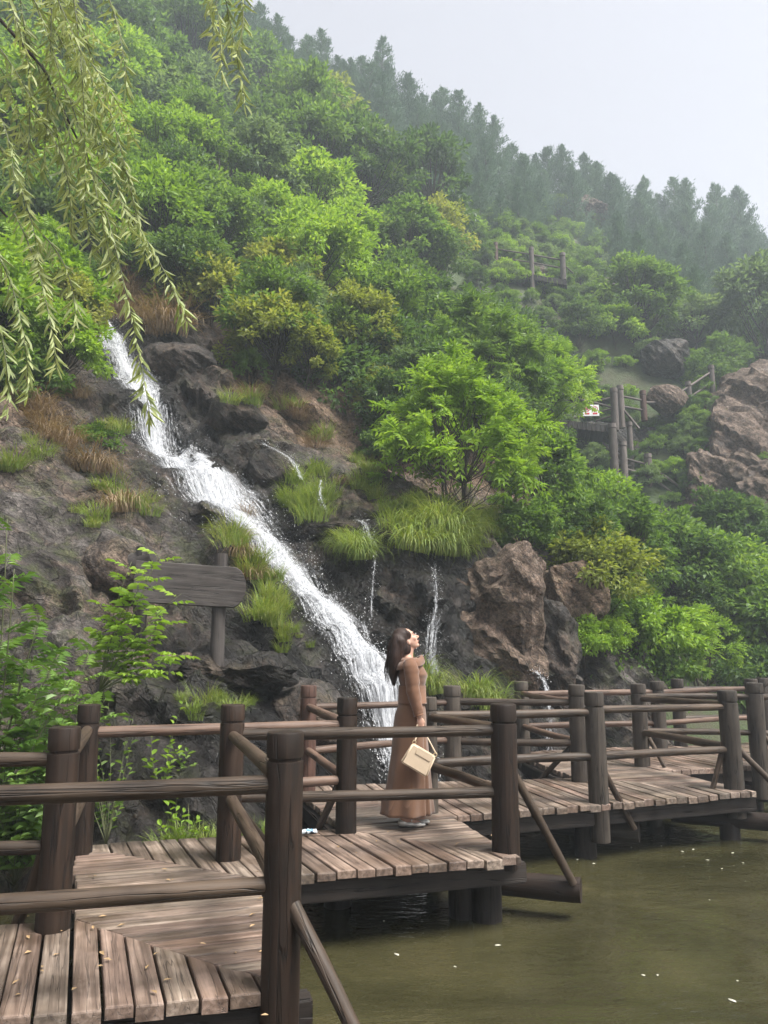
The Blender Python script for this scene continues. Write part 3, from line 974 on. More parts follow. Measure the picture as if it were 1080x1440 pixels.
# left-over strand that parts from the fall low down
strand = [at(*a) for a in [(470, 850, 11.8), (510, 890, 11.45), (533, 920, 11.2), (548, 955, 10.95), (560, 985, 10.75), (566, 1020, 10.55)]]
m3, A3 = water_sheet(strand, [0.05, 0.08, 0.10, 0.11, 0.13, 0.15], 0.04, 10, 9.0, 5, fes=0.8)
fpart("water_sheet", m3, fall)

def cascade(name, px, widths, label, seed, nspray=120, lift=0.06):
    P = [at(*a) for a in px]
    root = empty(name, P[-1])
    tag(root, label, "waterfall")
    me, A = water_sheet(P, [w * 1.3 for w in widths], lift, 10, seed * 3.0, seed, drape=False, fes=0.80)
    fpart("water_sheet", me, root)
    if nspray: fpart("spray", spray(A, nspray, seed, 0.05, 0.002, 0.0048, 0.04), root, "stuff")
cascade("small_cascade", [(368, 628, 14.3), (392, 640, 14.1), (412, 655, 13.95), (424, 680, 13.85)], [0.10, 0.2, 0.17, 0.08], "small white cascade spilling over the wet knob of rock", 11)
cascade("small_cascade", [(502, 736, 12.95), (512, 742, 12.85), (520, 770, 12.75)], [0.10, 0.13, 0.16], "short white cascade over the square black block", 12, 60)
cascade("small_cascade", [(450, 680, 13.6), (448, 700, 13.5), (455, 720, 13.4)], [0.05, 0.08, 0.1], "thin white trickle between the clumps of yellow green grass", 13, 30)
cascade("thin_trickle", [(608, 800, 12.0), (611, 850, 11.95), (606, 900, 11.9), (604, 955, 11.8)], [0.035, 0.06, 0.2, 0.28], "thin trickle falling from the hanging grass in front of the black wall", 14, 260)
cascade("thin_trickle", [(526, 790, 12.1), (522, 830, 12.0), (520, 880, 11.9)], [0.02, 0.03, 0.04], "threads of dripping water on the black wall", 15, 80)
cascade("small_cascade", [(748, 948, 12.2), (760, 958, 12.0), (768, 985, 11.9), (770, 1060, 11.8)], [0.04, 0.06, 0.10, 0.22], "jet of water beside the dark cracked boulder", 16, 120)
cascade("small_cascade", [(600, 1010, 11.2), (598, 1060, 11.0), (610, 1100, 10.9)], [0.16, 0.22, 0.3], "white water rushing out at the foot of the black rocks", 17, 200)

# ================================================================== PLANTS
def leaf_mat(name, c0, c1, c2, trans=0.48, rough=0.5, spec=0.3):
    """Leaf: colour differs leaf by leaf (lv) and plant by plant."""
    t = NT(name)
    lv = t.attr("lv")
    k = t.math('ADD', t.math('MULTIPLY', lv, 0.72), t.math('MULTIPLY', t.rand(), 0.28))
    c = t.ramp(k, [(0.05, c0), (0.5, c1), (0.95, c2)])
    pr = t.n("BsdfPrincipled", ins={"Base Color": c, "Roughness": rough, "Specular IOR Level": spec})
    tr = t.n("BsdfTranslucent")
    ct = t.mix(1.0, c, (1.25, 1.2, 0.6), 'MULTIPLY')
    t.t.links.new(ct, tr.inputs[0])
    mx = t.n("MixShader", ins={0: trans})
    t.t.links.new(pr.outputs[0], mx.inputs[1]); t.t.links.new(tr.outputs[0], mx.inputs[2])
    return t.done(mx.outputs[0])

M['lf_mid'] = leaf_mat("leaf_mid_green", (0.055, 0.113, 0.026), (0.117, 0.210, 0.045), (0.222, 0.323, 0.082))
M['lf_bright'] = leaf_mat("leaf_bright_green", (0.128, 0.227, 0.026), (0.222, 0.363, 0.047), (0.345, 0.466, 0.095), 0.42)
M['lf_dark'] = leaf_mat("leaf_dark_green", (0.035, 0.078, 0.026), (0.073, 0.139, 0.041), (0.139, 0.210, 0.066))
M['lf_yellow'] = leaf_mat("leaf_yellow_green", (0.123, 0.165, 0.031), (0.222, 0.273, 0.059), (0.345, 0.340, 0.127))
M['lf_grey'] = leaf_mat("leaf_grey_green", (0.069, 0.119, 0.054), (0.128, 0.199, 0.092), (0.205, 0.283, 0.142))
M['lf_con'] = leaf_mat("conifer_needles", (0.036, 0.087, 0.052), (0.078, 0.149, 0.084), (0.142, 0.232, 0.129), 0.18, 0.6)
M['lf_willow'] = leaf_mat("willow_leaf", (0.24, 0.29, 0.14), (0.37, 0.43, 0.21), (0.50, 0.54, 0.27), 0.45)
M['lf_pink'] = leaf_mat("pinkish_leaf", (0.199, 0.175, 0.088), (0.304, 0.222, 0.152), (0.398, 0.269, 0.211))
M['grass'] = leaf_mat("grass_blade", (0.095, 0.160, 0.030), (0.195, 0.270, 0.058), (0.36, 0.38, 0.14), 0.35)
M['straw'] = leaf_mat("dry_straw", (0.12, 0.075, 0.045), (0.22, 0.15, 0.09), (0.34, 0.26, 0.16), 0.2)
M['bark'] = log_mat("bark", (0.018, 0.014, 0.011), (0.04, 0.031, 0.025), (0.075, 0.06, 0.05), 0.85)
M['stem_green'] = plain_mat("green_stem", (0.10, 0.11, 0.05), 0.6)

def norm(a): return a / np.maximum(np.linalg.norm(a, axis=1, keepdims=True), 1e-9)

def leaves(name, P, D, N, L, W, mat, fold=0.22, droop=0.15, rng=None, lv=None, round_=False):
    """Folded leaf blades: 4 corners (or 6 for round ones)."""
    n = len(P)
    D = norm(D)
    N = norm(N - D * (N * D).sum(1, keepdims=True))
    S = np.cross(D, N)
    L = np.broadcast_to(np.asarray(L, float), (n,))[:, None]; W = np.broadcast_to(np.asarray(W, float), (n,))[:, None]
    tip = P + D * L - N * L * droop
    if not round_:
        mid = P + D * L * 0.45 + N * L * 0.02
        V = np.stack([P, mid + S * W * 0.5 + N * W * fold, tip, mid - S * W * 0.5 + N * W * fold], 1).reshape(-1, 3)
        b = np.arange(n)[:, None] * 4
        F = np.concatenate([b + np.array([[0, 1, 2]]), b + np.array([[0, 2, 3]])], 1).reshape(-1, 3)
        per = 2
    else:
        a1, a2 = P + D * L * 0.28 + N * L * 0.03, P + D * L * 0.68
        V = np.stack([P, a1 + S * W * 0.5 + N * W * fold, a2 + S * W * 0.40 + N * W * fold * 0.6, tip, a2 - S * W * 0.40 + N * W * fold * 0.6, a1 - S * W * 0.5 + N * W * fold], 1).reshape(-1, 3)
        b = np.arange(n)[:, None] * 6
        F = np.concatenate([b + np.array([[0, 1, 2]]), b + np.array([[0, 2, 3]]), b + np.array([[0, 3, 4]]), b + np.array([[0, 4, 5]])], 1).reshape(-1, 3)
        per = 4
    me = mesh(name, V, F, M[mat] if isinstance(mat, str) else mat)
    rng = rng or np.random.default_rng(1)
    if lv is None: lv = np.clip(rng.normal(0.5, 0.24, n), 0, 1)
    fattr(me, "lv", np.repeat(lv, per), 'FACE')
    return me

def crown_points(rng, H0, H1, Rx, nclump, per, cr=(0.14, 0.27), shell=0.55, flat=0.72, top=0.35):
    """Clumps of leaves on an uneven ellipsoid -> positions, axes, normals, clump centres."""
    cz, hz = (H0 + H1) / 2, (H1 - H0) / 2
    d = norm(rng.normal(0, 1, (nclump, 3)))
    d[:, 2] = np.where(d[:, 2] < -0.55, -d[:, 2], d[:, 2])
    rad = shell + (1 - shell) * rng.random(nclump) ** 0.6
    lump = 0.82 + 0.36 * rng.random(nclump)
    C = d * (rad * lump)[:, None] * np.array([Rx, Rx, hz])
    C[:, 0:2] *= (1 - top * np.clip(C[:, 2:3] / hz, 0, 1))
    C[:, 2] += cz
    P, D, N, lv = [], [], [], []
    for c in C:
        r = Rx * rng.uniform(*cr)
        m = int(per * rng.uniform(0.6, 1.4))
        o = norm(rng.normal(0, 1, (m, 3))) * (rng.random((m, 1)) ** 0.45) * r
        o[:, 2] *= flat
        out = c - np.array([0, 0, cz])
        out = out / max(np.linalg.norm(out), 1e-6)
        P.append(c + o)
        D.append(norm(o) * 0.9 + out * 0.6 + rng.normal(0, 0.55, (m, 3)) + np.array([0, 0, -0.2]))
        N.append(rng.normal(0, 0.55, (m, 3)) + np.array([0, 0, 0.9]) + out * 0.45)
        lv.append(np.clip(rng.normal(rng.uniform(0.3, 0.7), 0.18, m), 0, 1))
    return np.concatenate(P), np.concatenate(D), np.concatenate(N), C, np.concatenate(lv)

def limbs(rng, C, H, r0, trunks=1, lean=0.15, frac=0.75, spread=0.12, name="trunk"):
    m = MB()
    stems = []
    for k in range(trunks):
        a = rng.uniform(0, 6.28)
        b0 = Vector((math.cos(a) * spread * (trunks > 1), math.sin(a) * spread * (trunks > 1), -0.35))
        top = Vector((math.cos(a) * lean * H, math.sin(a) * lean * H, H * frac))
        pts = [b0.lerp(top, t) + Vector((rng.normal(0, 0.03), rng.normal(0, 0.03), 0)) * H * 0.4 * (0 < t < 1) for t in np.linspace(0, 1, 6)]
        m.tube(pts, [r0 * (1 - 0.75 * t) for t in np.linspace(0, 1, 6)], 7)
        stems.append((pts, r0))
    for c in C:
        pts, r = stems[rng.integers(0, len(stems))]
        i = rng.integers(1, 5)
        zt = min(max((c[2] * 0.55) / H, 0.12), 0.9)
        i = int(np.clip(round(zt * 6), 1, 5))
        p = pts[i]; c = Vector(c)
        md = p.lerp(c, 0.5) + Vector((0, 0, -0.04 * H + rng.normal(0, 0.02) * H))
        rr = r * 0.32
        m.tube([p, md, c], [rr, rr * 0.65, rr * 0.2], 5, False)
    return m.mesh(name, M['bark'], True)

class Kind:
    """A plant variant: shared meshes for trunk and crown."""
    def __init__(s, trunk, crown): s.trunk, s.crown = trunk, crown

def broadleaf(seed, H=3.6, H0=0.6, Rx=1.6, nclump=62, per=62, lf=(0.185, 0.10), mat='lf_mid', trunks=1, r0=0.07, **kw):
    rng = np.random.default_rng(seed)
    P, D, N, C, lv = crown_points(rng, H0, H, Rx, nclump, per, **kw)
    s = rng.uniform(0.7, 1.25, len(P))
    cm = leaves("crown", P, D, N, lf[0] * s, lf[1] * s, mat, rng=rng, lv=lv)
    return Kind(limbs(rng, C[: int(nclump * 0.7)], H, r0, trunks), cm)

def sprays(rng, C, per, rach, npair, lf, out_c, down=0.25):
    """Feather-like compound leaves growing out of each clump centre."""
    P, D, N, lv = [], [], [], []
    for c in C:
        out = c - out_c
        out = out / max(np.linalg.norm(out), 1e-6)
        sh = np.clip(rng.normal(0.5, 0.15), 0, 1)
        for _ in range(per):
            d = out * 0.7 + rng.normal(0, 0.7, 3); d[2] += 0.15
            d /= np.linalg.norm(d)
            up = np.array([0, 0, 1.0]) + rng.normal(0, 0.3, 3)
            s = np.cross(d, up); s /= np.linalg.norm(s)
            u = np.cross(s, d)
            Lr = rach * rng.uniform(0.6, 1.2)
            for k in range(npair):
                t = (k + 1.0) / npair
                q = c + d * Lr * t - np.array([0, 0, 1]) * down * Lr * t * t
                for sg in (-1, 1):
                    P.append(q); D.append(s * sg + d * 0.55 - np.array([0, 0, 0.25])); N.append(u + rng.normal(0, 0.2, 3)); lv.append(np.clip(sh + rng.normal(0, 0.15), 0, 1))
            P.append(c + d * Lr - np.array([0, 0, 1]) * down * Lr); D.append(d); N.append(u); lv.append(sh)
    return np.array(P), np.array(D), np.array(N), np.array(lv)

def pinnate(seed, H=3.0, H0=0.5, Rx=1.4, nclump=40, per=9, rach=0.42, npair=6, lf=(0.12, 0.042), mat='lf_bright', trunks=3, r0=0.04, shell=0.5, top=0.35):
    rng = np.random.default_rng(seed)
    _, _, _, C, _ = crown_points(rng, H0, H, Rx * 0.85, nclump, 4, shell=shell, top=top)
    P, D, N, lv = sprays(rng, C, per, rach, npair, lf, np.array([0, 0, (H0 + H) * 0.42]))
    cm = leaves("crown", P, D, N, lf[0] * rng.uniform(0.8, 1.2, len(P)), lf[1], mat, rng=rng, lv=lv)
    return Kind(limbs(rng, C, H, r0, trunks), cm)

def conifer(seed, H=6.0, Rx=1.25, n=6500):
    rng = np.random.default_rng(seed)
    nb = 150
    P, D, N, lv, C = [], [], [], [], []
    for b in range(nb):
        t = (b + rng.random()) / nb
        z = H * (0.06 + 0.93 * t)
        rr = Rx * 1.05 * (1 - t) ** 0.7 * min(1.0, 0.5 + 2.5 * t) * rng.uniform(0.5, 1.15) + 0.04
        a = rng.uniform(0, 6.283)
        d = np.array([math.cos(a), math.sin(a), 0.75 + rng.uniform(-0.2, 0.5)])
        base = np.array([0, 0, z - 0.35 * rr])
        m = int(n / nb * (0.45 + rr / Rx))
        q = rng.random(m) ** 0.7
        pos = base + np.outer(q * rr, np.array([d[0], d[1], 0.75 * d[2]])) + rng.normal(0, 0.04 + 0.07 * rr, (m, 3))
        P.append(pos)
        D.append(np.tile(d, (m, 1)) + rng.normal(0, 0.5, (m, 3)) + np.array([0, 0, 0.35]))
        N.append(rng.normal(0, 1, (m, 3)) + np.array([d[0], d[1], 0.4]))
        lv.append(np.clip(rng.normal(rng.uniform(0.25, 0.75), 0.15, m), 0, 1))
        if b % 5 == 0: C.append((base, base + rr * 0.7 * np.array([d[0], d[1], 0.75 * d[2]])))
    P = np.concatenate(P)
    cm = leaves("crown", P, np.concatenate(D), np.concatenate(N), rng.uniform(0.13, 0.27, len(P)), rng.uniform(0.035, 0.07, len(P)), 'lf_con', rng=rng, lv=np.concatenate(lv))
    m = MB()
    m.tube([(0, 0, -0.5), (0.03, 0, H * 0.5), (0, 0.02, H * 0.97)], [0.11, 0.07, 0.01], 7)
    for a, b in C: m.tube([Vector(a), Vector(b)], [0.025, 0.008], 4, False)
    return Kind(m.mesh("trunk", M['bark'], True), cm)

K_BROAD = [broadleaf(101), broadleaf(102, H=4.0, Rx=1.45, nclump=66), broadleaf(103, H=3.2, Rx=1.8, nclump=76, H0=0.4), broadleaf(104, H=3.8, Rx=1.6, trunks=2, nclump=60, per=66, lf=(0.20, 0.095))]
K_SHRUB = [broadleaf(111, H=1.7, H0=0.05, Rx=1.15, nclump=46, per=66, lf=(0.14, 0.075), trunks=4, r0=0.03), broadleaf(112, H=1.4, H0=0.0, Rx=1.2, nclump=48, per=70, lf=(0.13, 0.07), trunks=4, r0=0.03),
           broadleaf(113, H=2.0, H0=0.1, Rx=1.0, nclump=42, per=70, lf=(0.15, 0.065), trunks=3, r0=0.03)]
K_PINN = [pinnate(121), pinnate(122, H=2.6, Rx=1.5, nclump=44), pinnate(123, H=2.0, H0=0.2, Rx=1.3, nclump=36, lf=(0.13, 0.05))]
K_CON = [conifer(131, Rx=1.9), conifer(132, H=6.4, Rx=1.6), conifer(133, H=5.0, Rx=2.1), conifer(134, H=5.6, Rx=1.5)]

def plant(name, kind, loc, s, rz, label, cat, group, mat=None, sz=None, tilt=(0, 0)):
    r = empty(name, loc, rz)
    r.rotation_euler = (tilt[0], tilt[1], rz)
    r.scale = (s, s, s * (sz or 1))
    tag(r, label, cat, group)
    obj("trunk", kind.trunk, r)
    c = obj("crown", kind.crown, r)
    if mat:
        c.material_slots[0].link = 'OBJECT'
        c.material_slots[0].material = M[mat]
    return r

# ---- the wooded slope
RIDGE = [(-200, -260), (200, -60), (350, 25), (500, 90), (620, 130), (760, 165), (900, 250), (1080, 310), (1300, 400)]
def ridge_v(u): return float(np.interp(u, [a for a, b in RIDGE], [b for a, b in RIDGE]))
KEEP_OUT = [  # bare rock, falls, platforms: (u0, v0, u1, v1)
    (95, 440, 330, 1300), (300, 560, 520, 1300), (420, 660, 760, 1300), (735, 770, 810, 1300), (735, 388, 800, 425), (800, 560, 905, 735), (905, 510, 985, 600), (890, 640, 1000, 735), (965, 590, 1300, 735), (840, 400, 885, 435), (-400, 560, 100, 1300)]
def kept_out(u, v):
    return any(a <= u <= c and b <= v <= d for a, b, c, d in KEEP_OUT)

LAND = [("waterfall head", at(140, 440, 17)), ("slanting grey boulder", at(246, 500, 16.6)), ("bright young tree", at(640, 640, 14.5)), ("brown earth bank", at(460, 610, 17)), ("feathery tree", at(700, 560, 20.5)),
        ("stair landing", at(865, 600, 29.5)), ("lookout platform", at(745, 385, 38)), ("cracked tan cliff", at(1040, 650, 30)), ("dark shaded outcrop", at(935, 505, 35.5)), ("pale brown outcrop", at(822, 300, 62)),
        ("grey brown outcrop", at(862, 418, 41)), ("pinkish shrub", at(285, 200, 31.5)), ("left rock face", at(20, 600, 12)), ("ridge top", at(500, 110, 62)), ("pond bank vines", at(880, 900, 15))]
TONE = {'lf_mid': "mid green", 'lf_bright': "bright fresh green", 'lf_dark': "dark green", 'lf_grey': "pale grey green", 'lf_yellow': "yellowish green"}
def slope_label(p, tone, size, word):
    nm, q = min(LAND, key=lambda a: (a[1] - p).length)
    rel = "upslope of" if p.z > q.z + 1.5 else ("downslope of" if p.z < q.z - 2.5 else "level with")
    lb = f"{size} {tone} {word} {rel} the {nm}"
    return lb, lb.replace(word, word + "s")
rw = random.Random(21)
def slope_plant(u, v, kindname=None, px=None, mat=None, near=6.6):
    h = hit(u, v, near)
    if h is None: return
    p = h[0]
    d = (p - Vector((0, 0, ZC))).length
    z0 = p.z
    rise = v - ridge_v(u)
    if kindname is None:
        band = 120 + max(0, min(1, (u - 330) / 170)) * 90
        if rise < band and u > 240: kindname = 'con'
        else: kindname = rw.choices(['broad', 'shrub', 'pinn'], [0.62, 0.22, 0.16])[0]
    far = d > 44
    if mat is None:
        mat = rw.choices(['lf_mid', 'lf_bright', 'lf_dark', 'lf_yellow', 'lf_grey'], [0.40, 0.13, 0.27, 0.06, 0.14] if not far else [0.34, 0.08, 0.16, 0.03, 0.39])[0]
    rz = rw.uniform(0, 6.28)
    if kindname == 'con':
        s = (px or rw.uniform(62, 118)) * d / FPX / 6.0
        if blocked(u, v, d, 60, 6.0 * s * FPX / d): return
        kc = rw.choice(K_CON)
        lb, gr = slope_label(p, "blue green", "slender" if kc in K_CON[1::2] else "broad", "conifer")
        return plant("cypress_tree", kc, p, s, rz, lb, "tree", gr, sz=rw.uniform(0.9, 1.15), tilt=(rw.uniform(-.04, .04), rw.uniform(-.04, .04)))
    K = {'broad': K_BROAD, 'shrub': K_SHRUB, 'pinn': K_PINN}[kindname]
    w = px or {'broad': rw.uniform(85, 145), 'shrub': rw.uniform(65, 100), 'pinn': rw.uniform(80, 120)}[kindname]
    s = w * d / FPX / (2 * 1.55 if kindname != 'shrub' else 2 * 1.15)
    s = max(0.35, min(s, 2.3))
    hm = {'broad': 3.6, 'shrub': 1.7, 'pinn': 2.7}[kindname]
    if blocked(u, v, d, w, hm * s * FPX / d):
        kindname, w = 'shrub', rw.uniform(26, 44)          # only low growth there
        K = K_SHRUB; s = w * d / FPX / 2.3; hm = 1.7
        if blocked2(u, v, d): return
    size = "large" if s > 1.45 else ("small" if s < 0.85 else "middling")
    word = {'broad': "leafy tree", 'shrub': "rounded shrub", 'pinn': "feathery leaved sapling"}[kindname]
    lb, gr = slope_label(p, TONE[mat], size, word)
    return plant({'broad': "broadleaf_tree", 'shrub': "shrub", 'pinn': "sapling"}[kindname], rw.choice(K), p - Vector((0, 0, 0.1)), s, rz, lb, "shrub" if kindname == 'shrub' else "tree", gr, mat=mat, sz=rw.uniform(0.85, 1.15), tilt=(rw.uniform(-.08, .08), rw.uniform(-.08, .08)))

def blocked2(u, v, d): return any(a <= u <= c and b <= v <= e and d < D for a, b, c, e, D in [(840, 545, 920, 640, 33), (815, 560, 862, 600, 33), (870, 640, 915, 680, 31), (700, 345, 800, 395, 41), (985, 570, 1300, 715, 33), (905, 515, 1006, 592, 34), (908, 640, 978, 738, 31)])
# sight lines that the photograph leaves open: (u0, v0, u1, v1, distance)
OPEN = [(815, 545, 985, 725, 31), (688, 338, 805, 418, 46), (908, 520, 1000, 585, 35.5), (976, 568, 1300, 722, 31), (842, 402, 884, 430, 41.5), (795, 288, 850, 310, 62)]
def blocked(u, v, d, w, h):
    return any(d < D + 0.5 and u - w * 0.40 < c and u + w * 0.40 > a and v - h * 0.92 < e and v > b for a, b, c, e, D in OPEN)

step = 46
for iv, v in enumerate(range(-140, 960, 38)):
    for u in range(-160, 1260, step):
        uu = u + rw.uniform(-18, 18) + (step / 2 if iv % 2 else 0); vv = v + rw.uniform(-16, 16)
        if vv < ridge_v(uu) + 45 or kept_out(uu, vv): continue
        if uu > 800 and vv > 930: continue
        slope_plant(uu, vv)
# a dense first row on the crest
for u in range(-120, 1240, 19):
    uu = u + rw.uniform(-9, 9)
    if uu < 300: continue
    v = ridge_v(uu) - 20
    while v < 700 and hit(uu, v) is None: v += 6
    slope_plant(uu, v + rw.uniform(4, 14), 'con')

# fill the conifer stand below the crest
for k in range(110):
    uu = rw.uniform(300, 1180)
    slope_plant(uu, ridge_v(uu) + rw.uniform(75, 180), 'con', px=rw.uniform(58, 100))

# low growth on the bare ground round the stairs, outcrops and lookout
for k in range(330):
    uu, vv = (rw.uniform(690, 1100), rw.uniform(335, 745)) if k < 230 else (rw.uniform(650, 850), rw.uniform(300, 410))
    h = hit(uu, vv)
    if h is None: continue
    d = (h[0] - Vector((0, 0, ZC))).length
    w = rw.uniform(24, 46)
    if blocked2(uu, vv - w * 0.3, d): continue
    mt = rw.choice(['lf_mid', 'lf_dark', 'lf_grey', 'lf_mid', 'lf_bright'])
    s_ = w * d / FPX / 2.3
    lb, gr = slope_label(h[0], TONE[mt], "low", "undergrowth bush")
    plant("undergrowth_bush", rw.choice(K_SHRUB), h[0] - Vector((0, 0, 0.1)), s_, rw.uniform(0, 6.28), lb, "bush", gr.replace("bushs", "bushes"), mat=mt)

# ---- single plants one can point to
def unit_plant(u, v, Y, kind, s, label, cat, name, mat=None, rz=0.0, sz=1.0, group=None, tilt=(0, 0), sink=0.1):
    p = at(u, v, Y)
    return plant(name, kind, p - Vector((0, 0, sink)), s, rz, label, cat, group, mat=mat, sz=sz, tilt=tilt)

k_ash = pinnate(201, H=3.35, H0=0.0, Rx=1.85, top=0.7, nclump=92, per=10, rach=0.40, npair=5, lf=(0.15, 0.055), mat='lf_bright', trunks=4, r0=0.035)
unit_plant(640, 728, 14.3, k_ash, 1.0, "fresh bright green young tree with thin stems on the grassy ledge", "tree", "young_ash_tree", rz=0.4)
k_lean = pinnate(205, H=5.2, H0=1.2, Rx=2.5, nclump=84, per=11, rach=0.6, npair=6, lf=(0.22, 0.075), mat='lf_mid', trunks=2, r0=0.06)
unit_plant(680, 655, 20.5, k_lean, 0.90, "large feathery green tree spreading behind the bright young tree", "tree", "feathery_tree", rz=1.2)
unit_plant(752, 650, 23.5, k_lean, 0.80, "feathery tree with pale branch tips in front of the warning sign platform", "tree", "feathery_tree", rz=4.0, mat='lf_bright')
k_pink = broadleaf(207, H=2.2, H0=0.3, Rx=0.8, nclump=20, per=110, lf=(0.11, 0.06), mat='lf_pink', trunks=2, r0=0.03)
unit_plant(285, 240, 31.5, k_pink, 1.0, "slim shrub with pinkish brown seed heads among green trees", "shrub", "pinkish_shrub")

# bushes by the pond on the right and left of the fall head
NEAR = [(845, 850, 15.6, 'pinn', 165, 'lf_bright', "bright yellow green bush overhanging the vines beside the pond"),
        (905, 905, 15.8, 'shrub', 150, 'lf_bright', "low bright bush above the far railing"),
        (800, 790, 16.5, 'broad', 130, 'lf_mid', "leafy green bush above the rough brown rock"),
        (885, 825, 18.5, 'broad', 130, 'lf_mid', "dense green bush between the bright bush and the stairway"),
        (960, 865, 20.5, 'broad', 130, 'lf_dark', "dark bush below the tan cliff"),
        (1050, 865, 21.5, 'broad', 140, 'lf_mid', "wide green bush at the foot of the tan cliff"),
        (985, 930, 17.5, 'pinn', 120, 'lf_bright', "bright leafy sapling behind the far railing"),
        (1060, 950, 18.5, 'shrub', 150, 'lf_dark', "dark green bush hanging to the far pond edge"),
        (930, 950, 16.2, 'shrub', 120, 'lf_mid', "green bush with small leaves behind the far railing"),
        (1120, 930, 19.5, 'broad', 170, 'lf_mid', "green bush beyond the end of the far railing"),
        (740, 745, 15.2, 'shrub', 110, 'lf_mid', "small leafy bush right beside the young tree"),
        (770, 715, 17.5, 'broad', 130, 'lf_mid', "green tree filling the gap behind the young tree"),
        (850, 775, 21.0, 'broad', 120, 'lf_bright', "light green tree below the stair landing"),
        (940, 822, 22.5, 'broad', 105, 'lf_mid', "green tree in front of the lower stairs"),
        (1030, 795, 24.0, 'broad', 115, 'lf_dark', "dark tree at the base of the cracked cliff"),
        (560, 640, 17.6, 'shrub', 120, 'lf_mid', "leafy shrub on the brown earth bank"),
        (470, 600, 19.0, 'broad', 170, 'lf_dark', "dark bush hanging over the brown earth bank"),
        (540, 560, 20.5, 'broad', 170, 'lf_dark', "deep green bush above the brown earth bank"),
        (380, 545, 19.5, 'shrub', 120, 'lf_dark', "low dark bush above the slanting grey boulder"),
        (300, 470, 19.0, 'broad', 140, 'lf_yellow', "olive bush above the slanting grey boulder"),
        (390, 480, 21.0, 'broad', 150, 'lf_yellow', "olive green bush with brownish tips over the bank"),
        (60, 470, 15.2, 'shrub', 170, 'lf_bright', "bright yellow green shrub left of the fall head"),
        (20, 560, 13.4, 'shrub', 120, 'lf_mid', "green shrub on top of the left rock face"),
        (90, 520, 15.4, 'shrub', 100, 'lf_mid', "small green shrub at the lip of the waterfall"),
        (30, 390, 17.0, 'pinn', 180, 'lf_bright', "bright leafy bush above the yellow green shrub"),
        (100, 360, 19.0, 'broad', 170, 'lf_bright', "bright green tree above the waterfall head"),
        (20, 260, 20.5, 'broad', 190, 'lf_bright', "light green tree under the willow branches"),
        (170, 360, 20.5, 'broad', 150, 'lf_mid', "green tree behind the straw above the waterfall"),
        (230, 380, 21.5, 'broad', 150, 'lf_dark', "dark tree beside the straw above the waterfall"),
        (135, 630, 12.9, 'shrub', 75, 'lf_mid', "small bush growing on the left rock face"),
        (-60, 480, 13.5, 'broad', 190, 'lf_bright', "bright tree growing past the left rock face"),
        ]
for u, v, Y, kd, px, mt, lb in NEAR:
    K = {'broad': K_BROAD, 'shrub': K_SHRUB, 'pinn': K_PINN}[kd]
    p = at(u, v, Y)
    gz = ground_z(p.x, p.y)
    d = (p - Vector((0, 0, ZC))).length
    hh = {'broad': 2.0, 'shrub': 0.9, 'pinn': 1.5}[kd]
    s = px * d / FPX / (3.1 if kd != 'shrub' else 2.3)
    # crown centre goes to the surveyed point; the stem reaches down to the ground
    base = p.z - hh * s * 0.55
    if base > gz - 0.1:
        base = gz - 0.05
    plant("bush" if kd == 'shrub' else "leafy_bush", rw.choice(K), (p.x, p.y, base), s, rw.uniform(0, 6.28), lb, "bush", None, mat=mt)

# ---- grass
def tuft_mesh(seed, n=110, h=0.5, spread=0.16, arch=0.6, w=0.0065, mat='grass', down=0.0):
    rr = np.random.default_rng(seed)
    V, F, lv = [], [], []
    S = 5
    for k in range(n):
        a = rr.uniform(0, 6.283); r = spread * rr.random() ** 0.5
        b = Vector((math.cos(a) * r, math.sin(a) * r, 0))
        da = a + rr.normal(0, 0.7)
        d = Vector((math.cos(da), math.sin(da), 0))
        L = h * rr.uniform(0.5, 1.15); ar = arch * rr.uniform(0.4, 1.4)
        th = rr.uniform(0.05, 0.45)
        p = b; o = len(V)
        side = Vector((-d.y, d.x, 0))
        ww = w * rr.uniform(0.7, 1.3)
        for i in range(S + 1):
            t = i / S
            wd = ww * (1 - t ** 1.6) + 0.0008
            V += [p + side * wd, p - side * wd]
            ang = th + ar * 2.1 * t + down * t
            p = p + (d * math.sin(ang) + Vector((0, 0, math.cos(ang)))) * (L / S)
        for i in range(S):
            F.append((o + 2 * i, o + 2 * i + 1, o + 2 * i + 3, o + 2 * i + 2))
        lv += [float(np.clip(rr.normal(0.5, 0.25), 0, 1))] * S
    me = mesh("grass_tuft", V, F, M[mat])
    fattr(me, "lv", lv, 'FACE')
    return me
G_LUSH = [tuft_mesh(1, 170, 0.5, 0.22), tuft_mesh(2, 190, 0.55, 0.28, 0.75), tuft_mesh(3, 150, 0.42, 0.2, 0.9), tuft_mesh(8, 90, 0.7, 0.3, 0.6)]
G_HANG = [tuft_mesh(4, 170, 0.75, 0.2, 1.15, 0.006, down=0.35), tuft_mesh(5, 150, 0.7, 0.22, 1.25, 0.006, down=0.4)]
G_DRY = [tuft_mesh(6, 150, 0.6, 0.22, 1.0, 0.0045, 'straw', 0.3), tuft_mesh(7, 160, 0.7, 0.25, 1.2, 0.004, 'straw', 0.4)]
